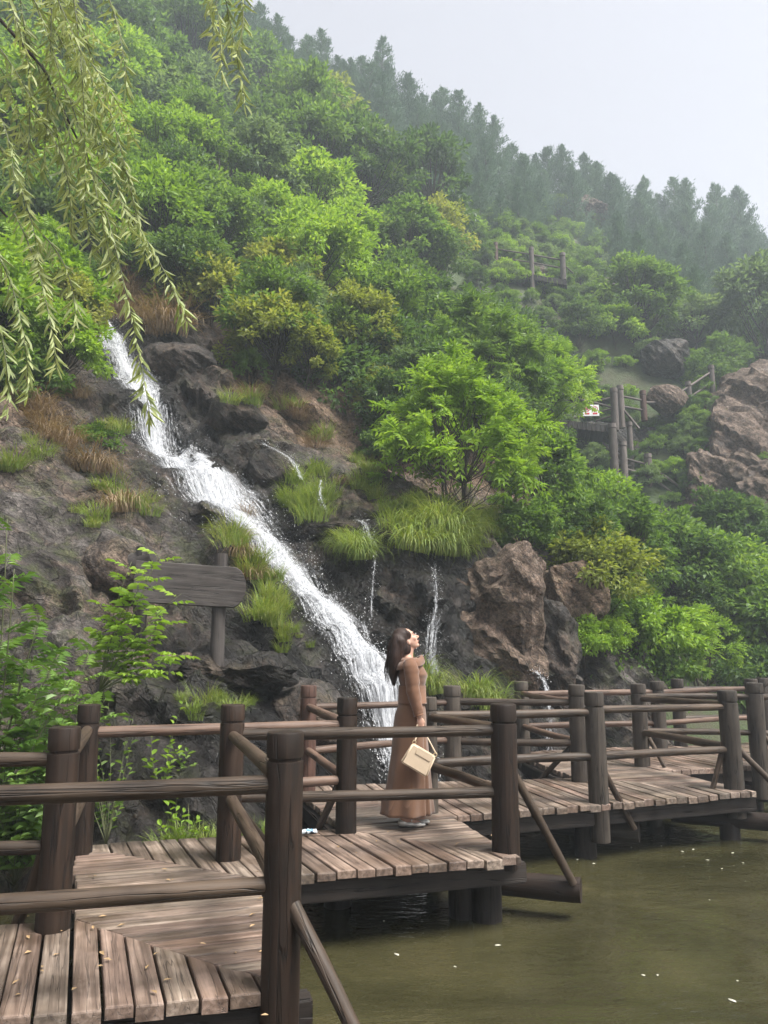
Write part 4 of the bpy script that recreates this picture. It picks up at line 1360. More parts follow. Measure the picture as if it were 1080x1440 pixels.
def tuft(u, v, kinds, s, label, group=None, Y=None, name="grass_tuft", near=6.6, cat="grass"):
    if Y is None:
        h = hit(u, v, near)
        if h is None: return
        p = h[0]
        # single boulders stand proud of the slope
        o = Vector((0, 0, ZC)); d = ray(u, v).normalized()
        for b in _bv_rocks:
            q = b.ray_cast(o + d * near, d)
            if q[0] is not None and (q[0] - o).length < (p - o).length: p = q[0]
    else:
        p = at(u, v, Y)
    o = obj(name, rw.choice(kinds), None, loc=p - Vector((0, 0, 0.02)), rot=(rw.uniform(-.2, .2), rw.uniform(-.2, .2), rw.uniform(0, 6.28)))
    o.scale = (s,) * 3
    return tag(o, label, cat, group)

GL = [("yellow green grass clump beside the side cascade", [(415, 680), (430, 700), (445, 665), (425, 720), (460, 700), (405, 710), (440, 730)], G_LUSH, 1.0, "grass beside the side cascade"),
      ("long grass drooping over the edge of the black wall", [(590, 752), (605, 762), (620, 768), (635, 760), (650, 750), (612, 748), (598, 775), (628, 778)], G_HANG, 1.45, "grass hanging over the black wall"),
      ("grass clump hanging from the middle of the black ledge", [(500, 775), (510, 785), (495, 765)], G_HANG, 1.1, "grass clumps on the black ledge"),
      ("meadow grass growing under the young tree", [(560, 745), (580, 730), (600, 735), (620, 725), (655, 735), (680, 740), (700, 748), (570, 715), (545, 725), (640, 745), (720, 755), (665, 752), (595, 715), (530, 700)], G_LUSH, 0.95, "grass under the young tree"),
      ("grass with brownish blades along the mossy black rock", [(330, 735), (345, 760), (355, 790), (368, 815), (350, 810), (380, 850), (335, 770), (372, 870)], G_DRY + G_LUSH, 0.9, "grass on the mossy black rock"),
      ("green grass on the wet rock between sign and fall", [(385, 880), (400, 900), (375, 830), (395, 860), (360, 870)], G_LUSH, 0.8, "grass between the sign and the fall"),
      ("small grass tuft on the bare left rock face", [(200, 712), (210, 725), (145, 690), (130, 740), (165, 600), (60, 640), (15, 660)], G_LUSH, 0.8, "grass tufts on the left rock face"),
      ("dry straw lying over the head of the waterfall", [(170, 425), (150, 415), (195, 430), (215, 450), (130, 405), (185, 410), (205, 420), (165, 440), (230, 470)], G_DRY, 2.0, "dry straw at the waterfall head"),
      ("dry brown grass on the earthy left slope", [(60, 600), (95, 625), (130, 665), (165, 720), (110, 560), (40, 585)], G_DRY, 1.2, "dry grass on the left slope"),
      ("dry grass on the brown earth bank", [(420, 590), (455, 620), (500, 650), (520, 665), (480, 680), (395, 570), (350, 560)], G_DRY + G_LUSH, 1.1, "dry grass on the earth bank"),
      ("tuft of grass on the rock shelf below the signboard", [(300, 985), (270, 1000), (330, 1000), (420, 895)], G_LUSH, 0.55, "grass on the rock shelf"),
      ]
for lb, pts, kinds, s, gr in GL:
    for u, v in pts:
        for k in range(3):
            tuft(u + (rw.gauss(0, 13) if k else 0), v + (rw.gauss(0, 9) if k else 0), kinds, s * rw.uniform(0.45, 1.0), lb, gr)
for u, v, Y in [(660, 985, 11.6), (680, 990, 11.7), (672, 978, 11.8), (694, 995, 11.6)]: tuft(u, v, G_HANG, 0.95, "arching reed grass in front of the tall brown boulder", "reed grass by the brown boulder", Y)
for u, v, Y in [(600, 960, 11.2), (610, 975, 11.2), (590, 950, 11.3)]: tuft(u, v, G_HANG, 0.75, "drooping grass on the black rocks by the woman", "grass on the black rocks", Y)

# ---- leafy plants close to the boardwalk
def stem_plant(name, base, tips, lf, mat, label, cat="plant", style='alt', n=9, round_=True, seed=0, stem_r=0.006, droop=0.2, smat='stem_green', group=None, pin=None):
    """Stems from base to each tip with leaves along them; a thing of stem + leaves."""
    rr = np.random.default_rng(seed)
    root = empty(name, base)
    tag(root, label, cat, group)
    B = Vector(base)
    m = MB()
    P, D, N, lv = [], [], [], []
    for tp in tips:
        tp = Vector(tp) - B
        mid = tp * 0.5 + Vector((rr.normal(0, 0.05), rr.normal(0, 0.05), tp.length * 0.08))
        pts = [(Vector((0, 0, -0.05)) * (1 - t) ** 2 + mid * 2 * t * (1 - t) + tp * t * t) for t in np.linspace(0, 1, 9)]
        m.tube(pts, [stem_r * (1 - 0.7 * t) for t in np.linspace(0, 1, 9)], 5)
        for k in range(n):
            t = 0.25 + 0.75 * (k + rr.random() * 0.5) / n
            i = min(7, int(t * 8)); p = pts[i].lerp(pts[i + 1], t * 8 - i)
            dr = (pts[i + 1] - pts[i]).normalized()
            a = k * 2.4 + rr.uniform(0, 0.6)
            o = Vector((math.cos(a), math.sin(a), 0.15))
            sh = float(np.clip(rr.normal(0.3 + 0.4 * t, 0.15), 0, 1))
            if pin is None:
                for sg in ((1, -1) if style == 'opp' else (1,)):
                    P.append(p); d = o * sg + dr * 0.5; D.append(d); N.append(Vector((rr.normal(0, 0.3), rr.normal(0, 0.3), 1))); lv.append(sh)
            else:
                Lr, npair = pin
                d = (o + dr * 0.5).normalized(); s = d.cross(Vector((0, 0, 1))).normalized(); u = s.cross(d)
                Lr = Lr * rr.uniform(0.7, 1.15)
                rp = [p + d * Lr * q + Vector((0, 0, -droop * Lr * q * q)) for q in (0, 0.5, 1)]
                m.tube(rp, [0.003, 0.002, 0.001], 4, False)
                for j in range(npair):
                    q = (j + 0.8) / npair
                    c = p + d * Lr * q + Vector((0, 0, -droop * Lr * q * q))
                    for sg in (1, -1):
                        P.append(c); D.append(s * sg + d * 0.45 + Vector((0, 0, -0.2))); N.append(u + Vector(rr.normal(0, 0.2, 3))); lv.append(sh)
                P.append(p + d * Lr + Vector((0, 0, -droop * Lr))); D.append(d + Vector((0, 0, -0.3))); N.append(u); lv.append(sh)
    m.build("stem", M[smat], root, True)
    P, D, N = np.array(P), np.array(D), np.array(N)
    s = rr.uniform(0.7, 1.2, len(P))
    obj("leaves", leaves("leaves", P, D, N, lf[0] * s, lf[1] * s, mat, rng=rr, lv=np.array(lv), round_=round_, droop=0.18), root)
    return root

def px_tips(base, lst): return [at(u, v, Y) for u, v, Y in lst]
M['lf_sumac'] = leaf_mat("sumac_leaf", (0.06, 0.13, 0.022), (0.11, 0.21, 0.036), (0.21, 0.33, 0.06), 0.35, 0.4)
M['lf_round'] = leaf_mat("round_leaf", (0.09, 0.17, 0.045), (0.15, 0.26, 0.065), (0.24, 0.36, 0.10), 0.35, 0.4)
stem_plant("sumac_plant", at(-20, 1180, 6.6), [at(*a) for a in [(10, 730, 6.5), (60, 860, 6.6), (20, 800, 6.2), (90, 905, 6.8), (-30, 760, 6.4), (110, 940, 6.9), (40, 930, 6.4), (0, 880, 6.3)]],
           (0.12, 0.042), 'lf_sumac', "dark green plant with feathery compound leaves beside the left rock face", n=8, seed=1, pin=(0.36, 6), round_=False, stem_r=0.011)
stem_plant("sumac_plant", at(60, 1150, 7.4), [at(*a) for a in [(130, 900, 7.4), (110, 960, 7.2), (70, 930, 7.3), (150, 980, 7.5), (30, 960, 7.2)]],
           (0.11, 0.04), 'lf_sumac', "lower feathery dark plant under the bright seedling", n=8, seed=2, pin=(0.34, 6), round_=False, stem_r=0.009)
seed_tips = [(228, 770, 7.75), (215, 800, 7.7), (190, 830, 7.8), (255, 835, 7.6), (235, 870, 7.6), (170, 860, 7.9), (262, 920, 7.55), (205, 900, 7.7), (240, 945, 7.5), (150, 890, 7.9), (185, 790, 7.9)]
stem_plant("ash_seedling", at(140, 965, 7.75), [at(*a) for a in seed_tips], (0.105, 0.04), 'lf_bright', "spindly bright green seedling in front of the log signboard", n=10, seed=3, pin=(0.17, 3), round_=True, stem_r=0.007)
rt = [(u + rw.uniform(-12, 12), v + rw.uniform(-10, 10), 6.55 + rw.uniform(-0.25, 0.35)) for u in range(-30, 112, 20) for v in (965, 1000, 1035, 1075, 1110, 1140, 1170)]
stem_plant("round_leaf_bush", at(20, 1235, 6.9), [at(*a) for a in rt], (0.105, 0.066), 'lf_round', "bush with round pale green leaves behind the left railing", n=9, seed=4, stem_r=0.005, style='opp')
rt = [(150 + rw.uniform(-40, 40), 1000 + rw.uniform(-40, 130), 7.5) for _ in range(16)]
stem_plant("round_leaf_bush", at(150, 1180, 7.3), [at(*a) for a in rt], (0.07, 0.036), 'lf_mid', "small leaved bush behind the corner post of the railing", n=10, seed=5, stem_r=0.004)
for i, (u, v, Y, tl, lb) in enumerate([(228, 1110, 7.45, [(245, 1010, 7.4), (255, 1050, 7.35), (215, 1030, 7.5), (240, 1075, 7.4), (260, 980, 7.5), (205, 1070, 7.5)], "leafy weed standing between the railing and the wet rock"),
                                 (250, 1190, 7.2, [(235, 1130, 7.2), (260, 1140, 7.1), (280, 1150, 7.2), (225, 1160, 7.15), (295, 1165, 7.1), (250, 1110, 7.3)], "low weed at the edge of the deck planks"),
                                 (460, 1190, 7.6, [(470, 1160, 7.6), (455, 1165, 7.6), (480, 1172, 7.55)], "tiny weed below the wet rock by the deck"),
                                 (250, 1090, 8.0, [(265, 1055, 8.0), (240, 1050, 7.9), (280, 1075, 7.9)], "small green weed on the foot of the rock")]):
    stem_plant("weed", at(u, v, Y), [at(*a) for a in tl], (0.085, 0.036), 'lf_bright' if i != 3 else 'lf_mid', lb, n=7, seed=20 + i, stem_r=0.004)
for u, v, Y in [(262, 1190, 7.15), (290, 1192, 7.2), (320, 1190, 7.3), (240, 1195, 7.1), (370, 1185, 7.6), (345, 1190, 7.4)]:
    tuft(u, v, G_LUSH, 0.5, "low grass along the planks at the foot of the rock", "grass along the deck", Y)

# ---- creeper on the pond bank, right
def creeper():
    rr = np.random.default_rng(77)
    root = empty("climbing_vine", at(880, 990, 14.6))
    tag(root, "curtain of small leaved vine hanging down the pond bank", "vine")
    m = MB(); P, D, N = [], [], []
    for k in range(46):
        u = rr.uniform(812, 945); Y = 14.3 + (u - 812) / 130 * 1.2 + rr.uniform(-0.15, 0.15)
        top = at(u, 820 + rr.uniform(0, 60) + (u - 812) * 0.35, Y) - root.location
        L = rr.uniform(0.7, 1.9)
        pts = [top + Vector((rr.normal(0, 0.05) * t * 3, -0.12 * t, -L * t)) for t in np.linspace(0, 1, 7)]
        m.tube(pts, [0.006] * 7, 4, False)
        for j in range(70):
            t = rr.random(); p = pts[min(6, int(t * 6.99))]
            P.append(p + Vector(rr.normal(0, 0.11, 3))); D.append(rr.normal(0, 0.6, 3) + (0, -0.3, -0.5)); N.append(rr.normal(0, 0.5, 3) + (0, -0.8, 0.5))
    m.build("stem", M['bark'], root)
    obj("leaves", leaves("leaves", np.array(P), np.array(D), np.array(N), 0.085, 0.062, 'lf_mid', rng=rr), root)
creeper()

# ---- willow hanging in from the upper left
def willow():
    rr = np.random.default_rng(55)
    base = Vector((-5.6, 3.6, -0.6))
    root = empty("willow_tree", base)
    tag(root, "willow with thin drooping branches and narrow pale green leaves", "tree")
    m = MB()
    fork = Vector((-4.6, 4.2, 6.2)) - base
    m.tube([(0, 0, -0.2), (0.1, 0.1, 2.2), (0.5, 0.3, 4.5), fork], [0.22, 0.19, 0.15, 0.11], 12)
    m.build("trunk", M['bark'], root, True)
    # (top u, v, Y) -> (end u, v, Y)
    S = [((-30, -60, 5.0), (45, 110, 4.9)), ((10, -70, 5.1), (95, 150, 5.0)), ((40, -80, 4.9), (150, 165, 4.8)), ((70, -60, 5.2), (60, 240, 5.1)), ((90, -70, 5.0), (120, 270, 4.9)),
         ((60, -60, 5.2), (185, 330, 5.0)), ((80, -40, 5.3), (205, 365, 5.1)), ((20, -40, 5.1), (30, 300, 5.1)), ((110, -80, 4.8), (178, 130, 4.7)), ((-40, 20, 5.0), (70, 190, 5.0)),
         ((60, 90, 5.1), (130, 360, 5.0)), ((90, 120, 5.0), (160, 400, 5.0)), ((130, 240, 5.1), (265, 455, 5.0)), ((-30, 120, 4.9), (20, 260, 4.8)), ((40, 150, 5.0), (100, 330, 5.0)),
         ((280, -90, 4.9), (312, 105, 4.8)), ((295, -90, 5.0), (345, 150, 4.9)), ((310, -80, 4.8), (332, 80, 4.8)), ((265, -90, 5.1), (300, 60, 5.0)),
         ((-20, 330, 4.9), (40, 560, 4.8)), ((20, 300, 5.0), (80, 520, 4.9)), ((60, 330, 5.0), (105, 470, 5.0)), ((-40, 400, 4.8), (10, 585, 4.8)), ((110, 280, 5.1), (170, 345, 5.1)),
         ((130, 240, 5.1), (212, 590, 5.0)), ((-30, -60, 5.3), (140, 60, 5.3)), ((0, -80, 5.4), (110, 90, 5.4)), ((100, 60, 5.2), (190, 200, 5.1)), ((20, 20, 5.2), (95, 290, 5.1)), ((60, 20, 5.3), (140, 230, 5.2)), ((-20, 180, 5.1), (60, 400, 5.0)), ((110, 150, 5.3), (190, 270, 5.2)), ((-30, 60, 5.3), (30, 200, 5.2))]
    b = MB()
    b.tube([fork, fork + Vector((0.9, 0.5, 0.5)), at(90, -110, 5.1) - base, at(290, -130, 4.95) - base], [0.10, 0.07, 0.04, 0.02], 8)
    b.tube([fork, at(-60, -40, 5.1) - base, at(60, 95, 5.15) - base, at(135, 250, 5.1) - base], [0.08, 0.022, 0.010, 0.006], 7)
    b.tube([fork, at(-90, 200, 5.0) - base, at(10, 305, 5.0) - base], [0.06, 0.02, 0.008], 7)
    b.build("limb", M['bark'], root, True)
    for k, (a, e) in enumerate(S):
        p0, p1 = at(*a) - base, at(*e) - base
        m = MB(); P, D, N, lv, Ls = [], [], [], [], []
        side = rr.normal(0, 0.06)
        mid = p0.lerp(p1, 0.45) + Vector((0.10 + side, rr.normal(0, 0.08), 0.10))
        pts = [(p0 * (1 - t) ** 2 + mid * 2 * t * (1 - t) + p1 * t * t) for t in np.linspace(0, 1, 13)]
        m.tube(pts, [0.0055 * (1 - 0.7 * t) for t in np.linspace(0, 1, 13)], 5)
        L = (p1 - p0).length
        n = int(L / 0.013)
        for j in range(n):
            t = 0.04 + 0.96 * j / n
            if rr.random() > 0.45 + 0.55 * t: continue
            i = min(11, int(t * 12)); p = pts[i].lerp(pts[i + 1], t * 12 - i); dr = (pts[i + 1] - pts[i]).normalized()
            an = rr.uniform(0, 6.28)
            o = Vector((math.cos(an), math.sin(an), 0))
            d = o * rr.uniform(0.3, 1.25) + dr * 0.45 + Vector((0, 0, -0.5))
            P.append(p); D.append(d); N.append(o.cross(d) + Vector(rr.normal(0, 0.5, 3))); lv.append(float(np.clip(rr.normal(0.35 + 0.35 * t, 0.22), 0, 1))); Ls.append(rr.uniform(0.09, 0.16))
        br = m.build("hanging_branch", M['stem_green'], root, True)
        Ls = np.array(Ls)
        lo = obj("leaves", leaves("leaves", np.array(P), np.array(D), np.array(N), Ls, Ls * 0.13, 'lf_willow', rng=rr, lv=np.array(lv), round_=True, droop=0.1), br)
willow()

# ================================================================== PERSON WITH HANDBAG
def skin_mat():
    t = NT("skin")
    n = t.noise(t.coord("Object"), 40, 4)
    c = t.mix(n, (0.42, 0.245, 0.18), (0.50, 0.30, 0.225))
    return t.done(t.bsdf(c, 0.5, None, **{"Subsurface Weight": 0.1}))
def knit_mat(name, c0, c1, rib=140, axis=2):
    t = NT(name)
    v = t.coord("Object")
    w = t.n("TexWave", wave_type='BANDS', bands_direction='Z' if axis == 2 else 'X', ins={"Scale": rib / 20.0, "Distortion": 0.6, "Detail": 1.0})
    t.t.links.new(v, w.inputs["Vector"])
    n = t.noise(v, 12, 5)
    f = t.noise(v, 300, 2)
    c = t.mix(n, c0, c1)
    h = t.math('ADD', t.math('MULTIPLY', w.outputs["Fac"], 0.6), t.math('MULTIPLY', f, 0.4))
    return t.done(t.bsdf(c, 0.9, t.bump(h, 0.25, 0.0015), **{"Sheen Weight": 0.25}))
def hair_mat():
    t = NT("hair")
    n = t.noise(t.coord("Object", (90, 90, 3)), 1.0, 5, 0.6)
    c = t.ramp(n, [(0.3, (0.012, 0.007, 0.0055)), (0.7, (0.045, 0.025, 0.019))])
    return t.done(t.bsdf(c, 0.5, t.bump(n, 0.9, 0.008), **{"Specular IOR Level": 0.25}))
M['skin'] = skin_mat(); M['hair'] = hair_mat()
M['knit'] = knit_mat("brown_knit", (0.122, 0.055, 0.028), (0.162, 0.077, 0.041))
M['skirt'] = knit_mat("brown_skirt", (0.122, 0.059, 0.031), (0.160, 0.081, 0.045), 60, 0)
M['silver'] = plain_mat("silver_leather", (0.70, 0.68, 0.63), 0.3, 0.35)
M['cream'] = plain_mat("cream_leather", (0.62, 0.49, 0.35), 0.45, 0, 0.06, 20, 0.1)
M['cream_dark'] = plain_mat("cream_leather_edge", (0.42, 0.31, 0.21), 0.5)
M['brass'] = plain_mat("pale_brass", (0.75, 0.62, 0.40), 0.3, 0.9)
M['lip'] = plain_mat("lip", (0.45, 0.16, 0.14), 0.4)
M['eye'] = plain_mat("eye_lash", (0.02, 0.015, 0.012), 0.5)
M['clip'] = plain_mat("hair_clip", (0.75, 0.70, 0.66), 0.3)

def blob(m, c, r, rot=None, seg=14, ring=9):
    bm = bmesh.new()
    bmesh.ops.create_uvsphere(bm, u_segments=seg, v_segments=ring, radius=1.0)
    Mx = (rot.to_4x4() if rot else Matrix.Identity(4)) @ Matrix.Diagonal((*r, 1))
    m.add([Mx @ v.co + Vector(c) for v in bm.verts], [tuple(v.index for v in f.verts) for f in bm.faces])
    bm.free()

def limb(m, pts, radii, n=10):
    pts = [Vector(p) for p in pts]
    m.tube(pts, radii, n, True)
    for p, r in zip(pts, radii): blob(m, p, (r, r, r), None, 10, 7)

def fuse(m, name, mat, voxel, smooth=4, parent=None):
    """Union of the collected volumes as one continuous skin."""
    me = m.mesh(name, None)
    o = bpy.data.objects.new("tmp_" + name, me)
    COL.objects.link(o)
    r = o.modifiers.new("r", 'REMESH'); r.mode = 'VOXEL'; r.voxel_size = voxel
    s = o.modifiers.new("s", 'SMOOTH'); s.factor = 0.5; s.iterations = smooth
    dg = bpy.context.evaluated_depsgraph_get()
    out = bpy.data.meshes.new_from_object(o.evaluated_get(dg))
    out.name = name
    bpy.data.objects.remove(o); bpy.data.meshes.remove(me)
    out.materials.clear(); out.materials.append(M[mat])
    out.polygons.foreach_set("use_smooth", [True] * len(out.polygons))
    return obj(name, out, parent)

PERSON = Vector((0.22, 7.08, 0.0))
person = empty("person", PERSON)
tag(person, "woman in long brown knit dress and skirt looking up, standing on the planks", "person")

TILT = Matrix.Rotation(R(-31), 3, 'Y')                 # chin up
YAW = Matrix.Rotation(R(12), 3, 'Z')
HC = Vector((-0.022, 0, 1.595))
def hp(x, y, z): return HC + YAW @ (TILT @ Vector((x, y, z)))
HR = YAW @ TILT
def body():
    m = MB()
    # head
    blob(m, hp(-0.008, 0, 0.022), (0.094, 0.074, 0.092), HR, 20, 14)
    blob(m, hp(0.022, 0, -0.030), (0.070, 0.062, 0.078), HR, 18, 12)          # face
    blob(m, hp(0.045, 0, -0.085), (0.036, 0.038, 0.028), HR)                    # jaw
    blob(m, hp(0.072, 0, -0.098), (0.018, 0.020, 0.016), HR)                    # chin
    blob(m, hp(0.083, 0, -0.066), (0.014, 0.024, 0.013), HR)                    # mouth
    blob(m, hp(0.082, 0, 0.028), (0.012, 0.045, 0.014), HR)                     # brow
    limb(m, [hp(0.084, 0, 0.012), hp(0.100, 0, -0.012), hp(0.114, 0, -0.033)], [0.008, 0.010, 0.0120], 8)   # nose
    blob(m, hp(0.096, 0, -0.038), (0.012, 0.016, 0.008), HR)
    for s in (-1, 1):
        blob(m, hp(0.062, s * 0.040, -0.022), (0.024, 0.022, 0.026), HR)        # cheek
        blob(m, hp(-0.006, s * 0.072, -0.018), (0.017, 0.008, 0.030), HR)       # ear
        blob(m, hp(-0.004, s * 0.074, -0.042), (0.009, 0.006, 0.010), HR)
    # neck and trunk
    limb(m, [hp(-0.015, 0, -0.075), (-0.006, 0, 1.475), (-0.012, 0, 1.42)], [0.050, 0.050, 0.058], 14)
    limb(m, [(-0.005, -0.05, 1.415), (0.0, -0.13, 1.37)], [0.044, 0.046]); limb(m, [(-0.005, 0.05, 1.415), (0.0, 0.13, 1.37)], [0.044, 0.046])
    for c, r in [((0.015, 0, 1.36), (0.085, 0.15, 0.075)), ((0.03, 0, 1.27), (0.095, 0.14, 0.10)), ((0.04, 0, 1.14), (0.080, 0.11, 0.11)), ((0.03, 0, 1.02), (0.095, 0.145, 0.10)), ((0.01, 0, 0.94), (0.105, 0.15, 0.09))]: blob(m, c, r)
    # arms
    limb(m, [(0.015, -0.165, 1.375), (0.035, -0.20, 1.17), (0.078, -0.205, 0.965), (0.084, -0.207, 0.935)], [0.050, 0.038, 0.025, 0.024])
    limb(m, [(0.015, 0.165, 1.375), (0.03, 0.20, 1.17), (0.07, 0.205, 0.965), (0.076, 0.207, 0.935)], [0.050, 0.038, 0.025, 0.024])
    for s in (-1, 1):
        W = Vector((0.084, s * 0.207, 0.935))
        blob(m, W + Vector((0.010, 0, -0.040)), (0.032, 0.015, 0.042))
        # four fingers closing on the strap, unequal
        for i, (fx, L) in enumerate([(0.034, 0.040), (0.018, 0.046), (0.001, 0.043), (-0.014, 0.034)]):
            k = W + Vector((fx, -0.002 * s, -0.070))
            curl = Vector((0, -s * 0.018 * -1, 0))
            limb(m, [k, k + Vector((0.004, s * 0.006, -L * 0.45)), k + Vector((0.002, -s * 0.014, -L * 0.80)), k + Vector((-0.002, -s * 0.026, -L * 0.62))], [0.0088, 0.0082, 0.0076, 0.0066], 7)
        # thumb from the side of the palm
        limb(m, [W + Vector((0.030, -s * 0.006, -0.022)), W + Vector((0.046, -s * 0.012, -0.046)), W + Vector((0.044, -s * 0.020, -0.070))], [0.0115, 0.0095, 0.008], 7)
    # legs and feet
    for s, dx in ((-1, 0.0), (1, 0.045)):
        limb(m, [(0.01, s * 0.075, 0.92), (0.02 + dx * 0.3, s * 0.075, 0.50), (-0.035 + dx, s * 0.062, 0.10), (-0.045 + dx, s * 0.06, 0.075)], [0.088, 0.056, 0.036, 0.036])
        limb(m, [(-0.045 + dx, s * 0.06, 0.065), (0.02 + dx, s * 0.06, 0.052), (0.085 + dx, s * 0.058, 0.030)], [0.034, 0.030, 0.022])
    return fuse(m, "body", 'skin', 0.0062, 5, person)
body_o = body()
mm = MB(); blob(mm, hp(0.0975, 0, -0.0635), (0.004, 0.017, 0.006), HR); mm.build("lips", M['lip'], person, True)
for s in (-1, 1):
    mm = MB(); blob(mm, hp(0.083, s * 0.031, 0.004), (0.006, 0.015, 0.0035), HR); mm.build("eyelid", M['eye'], person, True)
    mm = MB(); blob(mm, hp(0.088, s * 0.031, 0.028), (0.005, 0.018, 0.0035), HR @ Matrix.Rotation(R(0), 3, 'X')); mm.build("eyebrow", M['eye'], person, True)

def hair():
    m = MB()
    blob(m, hp(-0.024, 0, 0.032), (0.097, 0.084, 0.098), HR, 20, 14)
    blob(m, hp(-0.048, 0, -0.02), (0.080, 0.084, 0.090), HR, 18, 12)
    for s in (-1, 1):
        blob(m, hp(-0.050, s * 0.040, -0.045), (0.052, 0.046, 0.075), HR)
        blob(m, hp(0.030, s * 0.060, 0.040), (0.030, 0.020, 0.040), HR)
    for y, e in ((0, 0), (-0.045, 0.01), (0.045, 0.01), (-0.075, 0.03), (0.07, 0.03)):
        limb(m, [(-0.100, y * 0.8, 1.60), (-0.114, y, 1.53), (-0.122, y * 1.1, 1.45), (-0.132, y, 1.36), (-0.136, y * 0.85, 1.275 + e), (-0.130, y * 0.5, 1.20 + e)], [0.055, 0.052, 0.048, 0.046, 0.040, 0.016], 12)
        limb(m, [(-0.075, y, 1.58), (-0.082, y, 1.50), (-0.10, y, 1.40), (-0.11, y * 0.9, 1.32)], [0.05, 0.042, 0.038, 0.03], 12)
    return fuse(m, "hair", 'hair', 0.008, 3, person)
hair_o = hair()
def loose_hair():
    rr = random.Random(6)
    m = MB()
    for k in range(90):
        y = rr.uniform(-0.085, 0.085); x = rr.uniform(-0.05, 0.02)
        a = rr.uniform(-0.03, 0.03)
        o = 0.004 + rr.random() ** 2 * 0.016
        pts = [(-0.115 - o + x * 0.2, y * 0.8, 1.64), (-0.165 - o, y, 1.54), (-0.172 - o + a * 0.4, y * 1.08, 1.43), (-0.178 - o + a, y, 1.33), (-0.165 - o + a, y * 0.8, 1.24 + rr.uniform(-0.06, 0.03))]
        if k % 3 == 0: pts = [(-0.06 + x * 0.3, -0.088 - o * 0.5, 1.60), (-0.085, -0.098 - o * 0.6, 1.51), (-0.10 + a, -0.098 - o * 0.6, 1.42), (-0.115 + a, -0.088 - o * 0.7, 1.32), (-0.125 + a, -0.07 - o, 1.23 + rr.uniform(-0.05, 0.04))]
        c = catmull(pts, 4)
        m.tube(c, [0.0022 * (1 - 0.75 * i / (len(c) - 1)) for i in range(len(c))], 4, False)
    m.build("loose_hair", M['hair'], hair_o, True)
loose_hair()
mm = MB(); blob(mm, hp(-0.122, -0.030, -0.005), (0.014, 0.016, 0.024), HR); blob(mm, hp(-0.127, -0.028, -0.03), (0.009, 0.012, 0.014), HR); mm.build("hair_clip", M['clip'], person, True)

def loft(rings, S=56, fold=None, inner=0.008):
    """rings: (z, cx, ax, by) from top to bottom -> closed shell"""
    V, Fc = [], []
    zs = []
    for z, cx, ax, by in rings:
        for k in range(S):
            a = 2 * math.pi * k / S
            f = fold(a, z) if fold else 1.0
            V.append((cx + ax * f * math.cos(a), by * f * math.sin(a), z))
    n = len(rings)
    for i in range(n - 1):
        for k in range(S):
            k2 = (k + 1) % S
            Fc.append((i * S + k, (i + 1) * S + k, (i + 1) * S + k2, i * S + k2))
    # turn the hem inwards so that the cloth has a thickness
    z, cx, ax, by = rings[-1]
    for dz, q in ((0.0, 0.972), (0.16, 0.93)):
        b = len(V)
        for k in range(S):
            a = 2 * math.pi * k / S
            f = (fold(a, z) if fold else 1.0) * q
            V.append((cx + ax * f * math.cos(a), by * f * math.sin(a), z + dz))
        for k in range(S):
            k2 = (k + 1) % S
            Fc.append((b - S + k, b + k, b + k2, b - S + k2))
    return V, Fc

def interp_rings(key, n):
    key = np.array(key)[::-1]
    zs = np.linspace(key[0, 0], key[-1, 0], n)
    return [(z, *[float(np.interp(z, key[:, 0], key[:, j])) for j in (1, 2, 3)]) for z in zs][::-1]

top_keys = [(1.44, 0.0, 0.076, 0.105), (1.42, 0.002, 0.094, 0.160), (1.385, 0.012, 0.108, 0.188), (1.34, 0.026, 0.118, 0.172), (1.29, 0.038, 0.136, 0.160), (1.235, 0.038, 0.122, 0.148), (1.17, 0.038, 0.104, 0.130), (1.10, 0.036, 0.102, 0.124), (1.06, 0.034, 0.118, 0.142), (1.035, 0.034, 0.130, 0.156)]
def top_fold(a, z): return 1 + 0.012 * math.sin(a * 7 + z * 40) * (z < 1.25) + 0.006 * math.sin(z * 110 + a * 2)
V, Fc = loft(interp_rings(top_keys, 40), 56, top_fold)
top = obj("knit_top", mesh("knit_top", V, Fc, M['knit'], True), person)
sk_keys = [(1.075, 0.034, 0.100, 0.124), (1.02, 0.028, 0.120, 0.150), (0.94, 0.016, 0.140, 0.172), (0.84, 0.010, 0.148, 0.180), (0.62, 0.010, 0.165, 0.196), (0.38, 0.0, 0.190, 0.220), (0.22, -0.012, 0.212, 0.24), (0.105, -0.02, 0.230, 0.25)]
def sk_fold(a, z):
    g = max(0.0, (0.95 - z)) ** 1.2
    ff = 0.075 * g * math.sin(a * 8 + 0.6) + 0.05 * g * math.sin(a * 5 + 2.1)
    d = (a - 5.62 + math.pi) % (2 * math.pi) - math.pi        # front opening of the wrap skirt
    ff += -0.30 * g * math.exp(-(d / 0.075) ** 2)
    return 1 + ff
V, Fc = loft(interp_rings(sk_keys, 44), 96, sk_fold)
obj("skirt", mesh("skirt", V, Fc, M['skirt'], True), person)

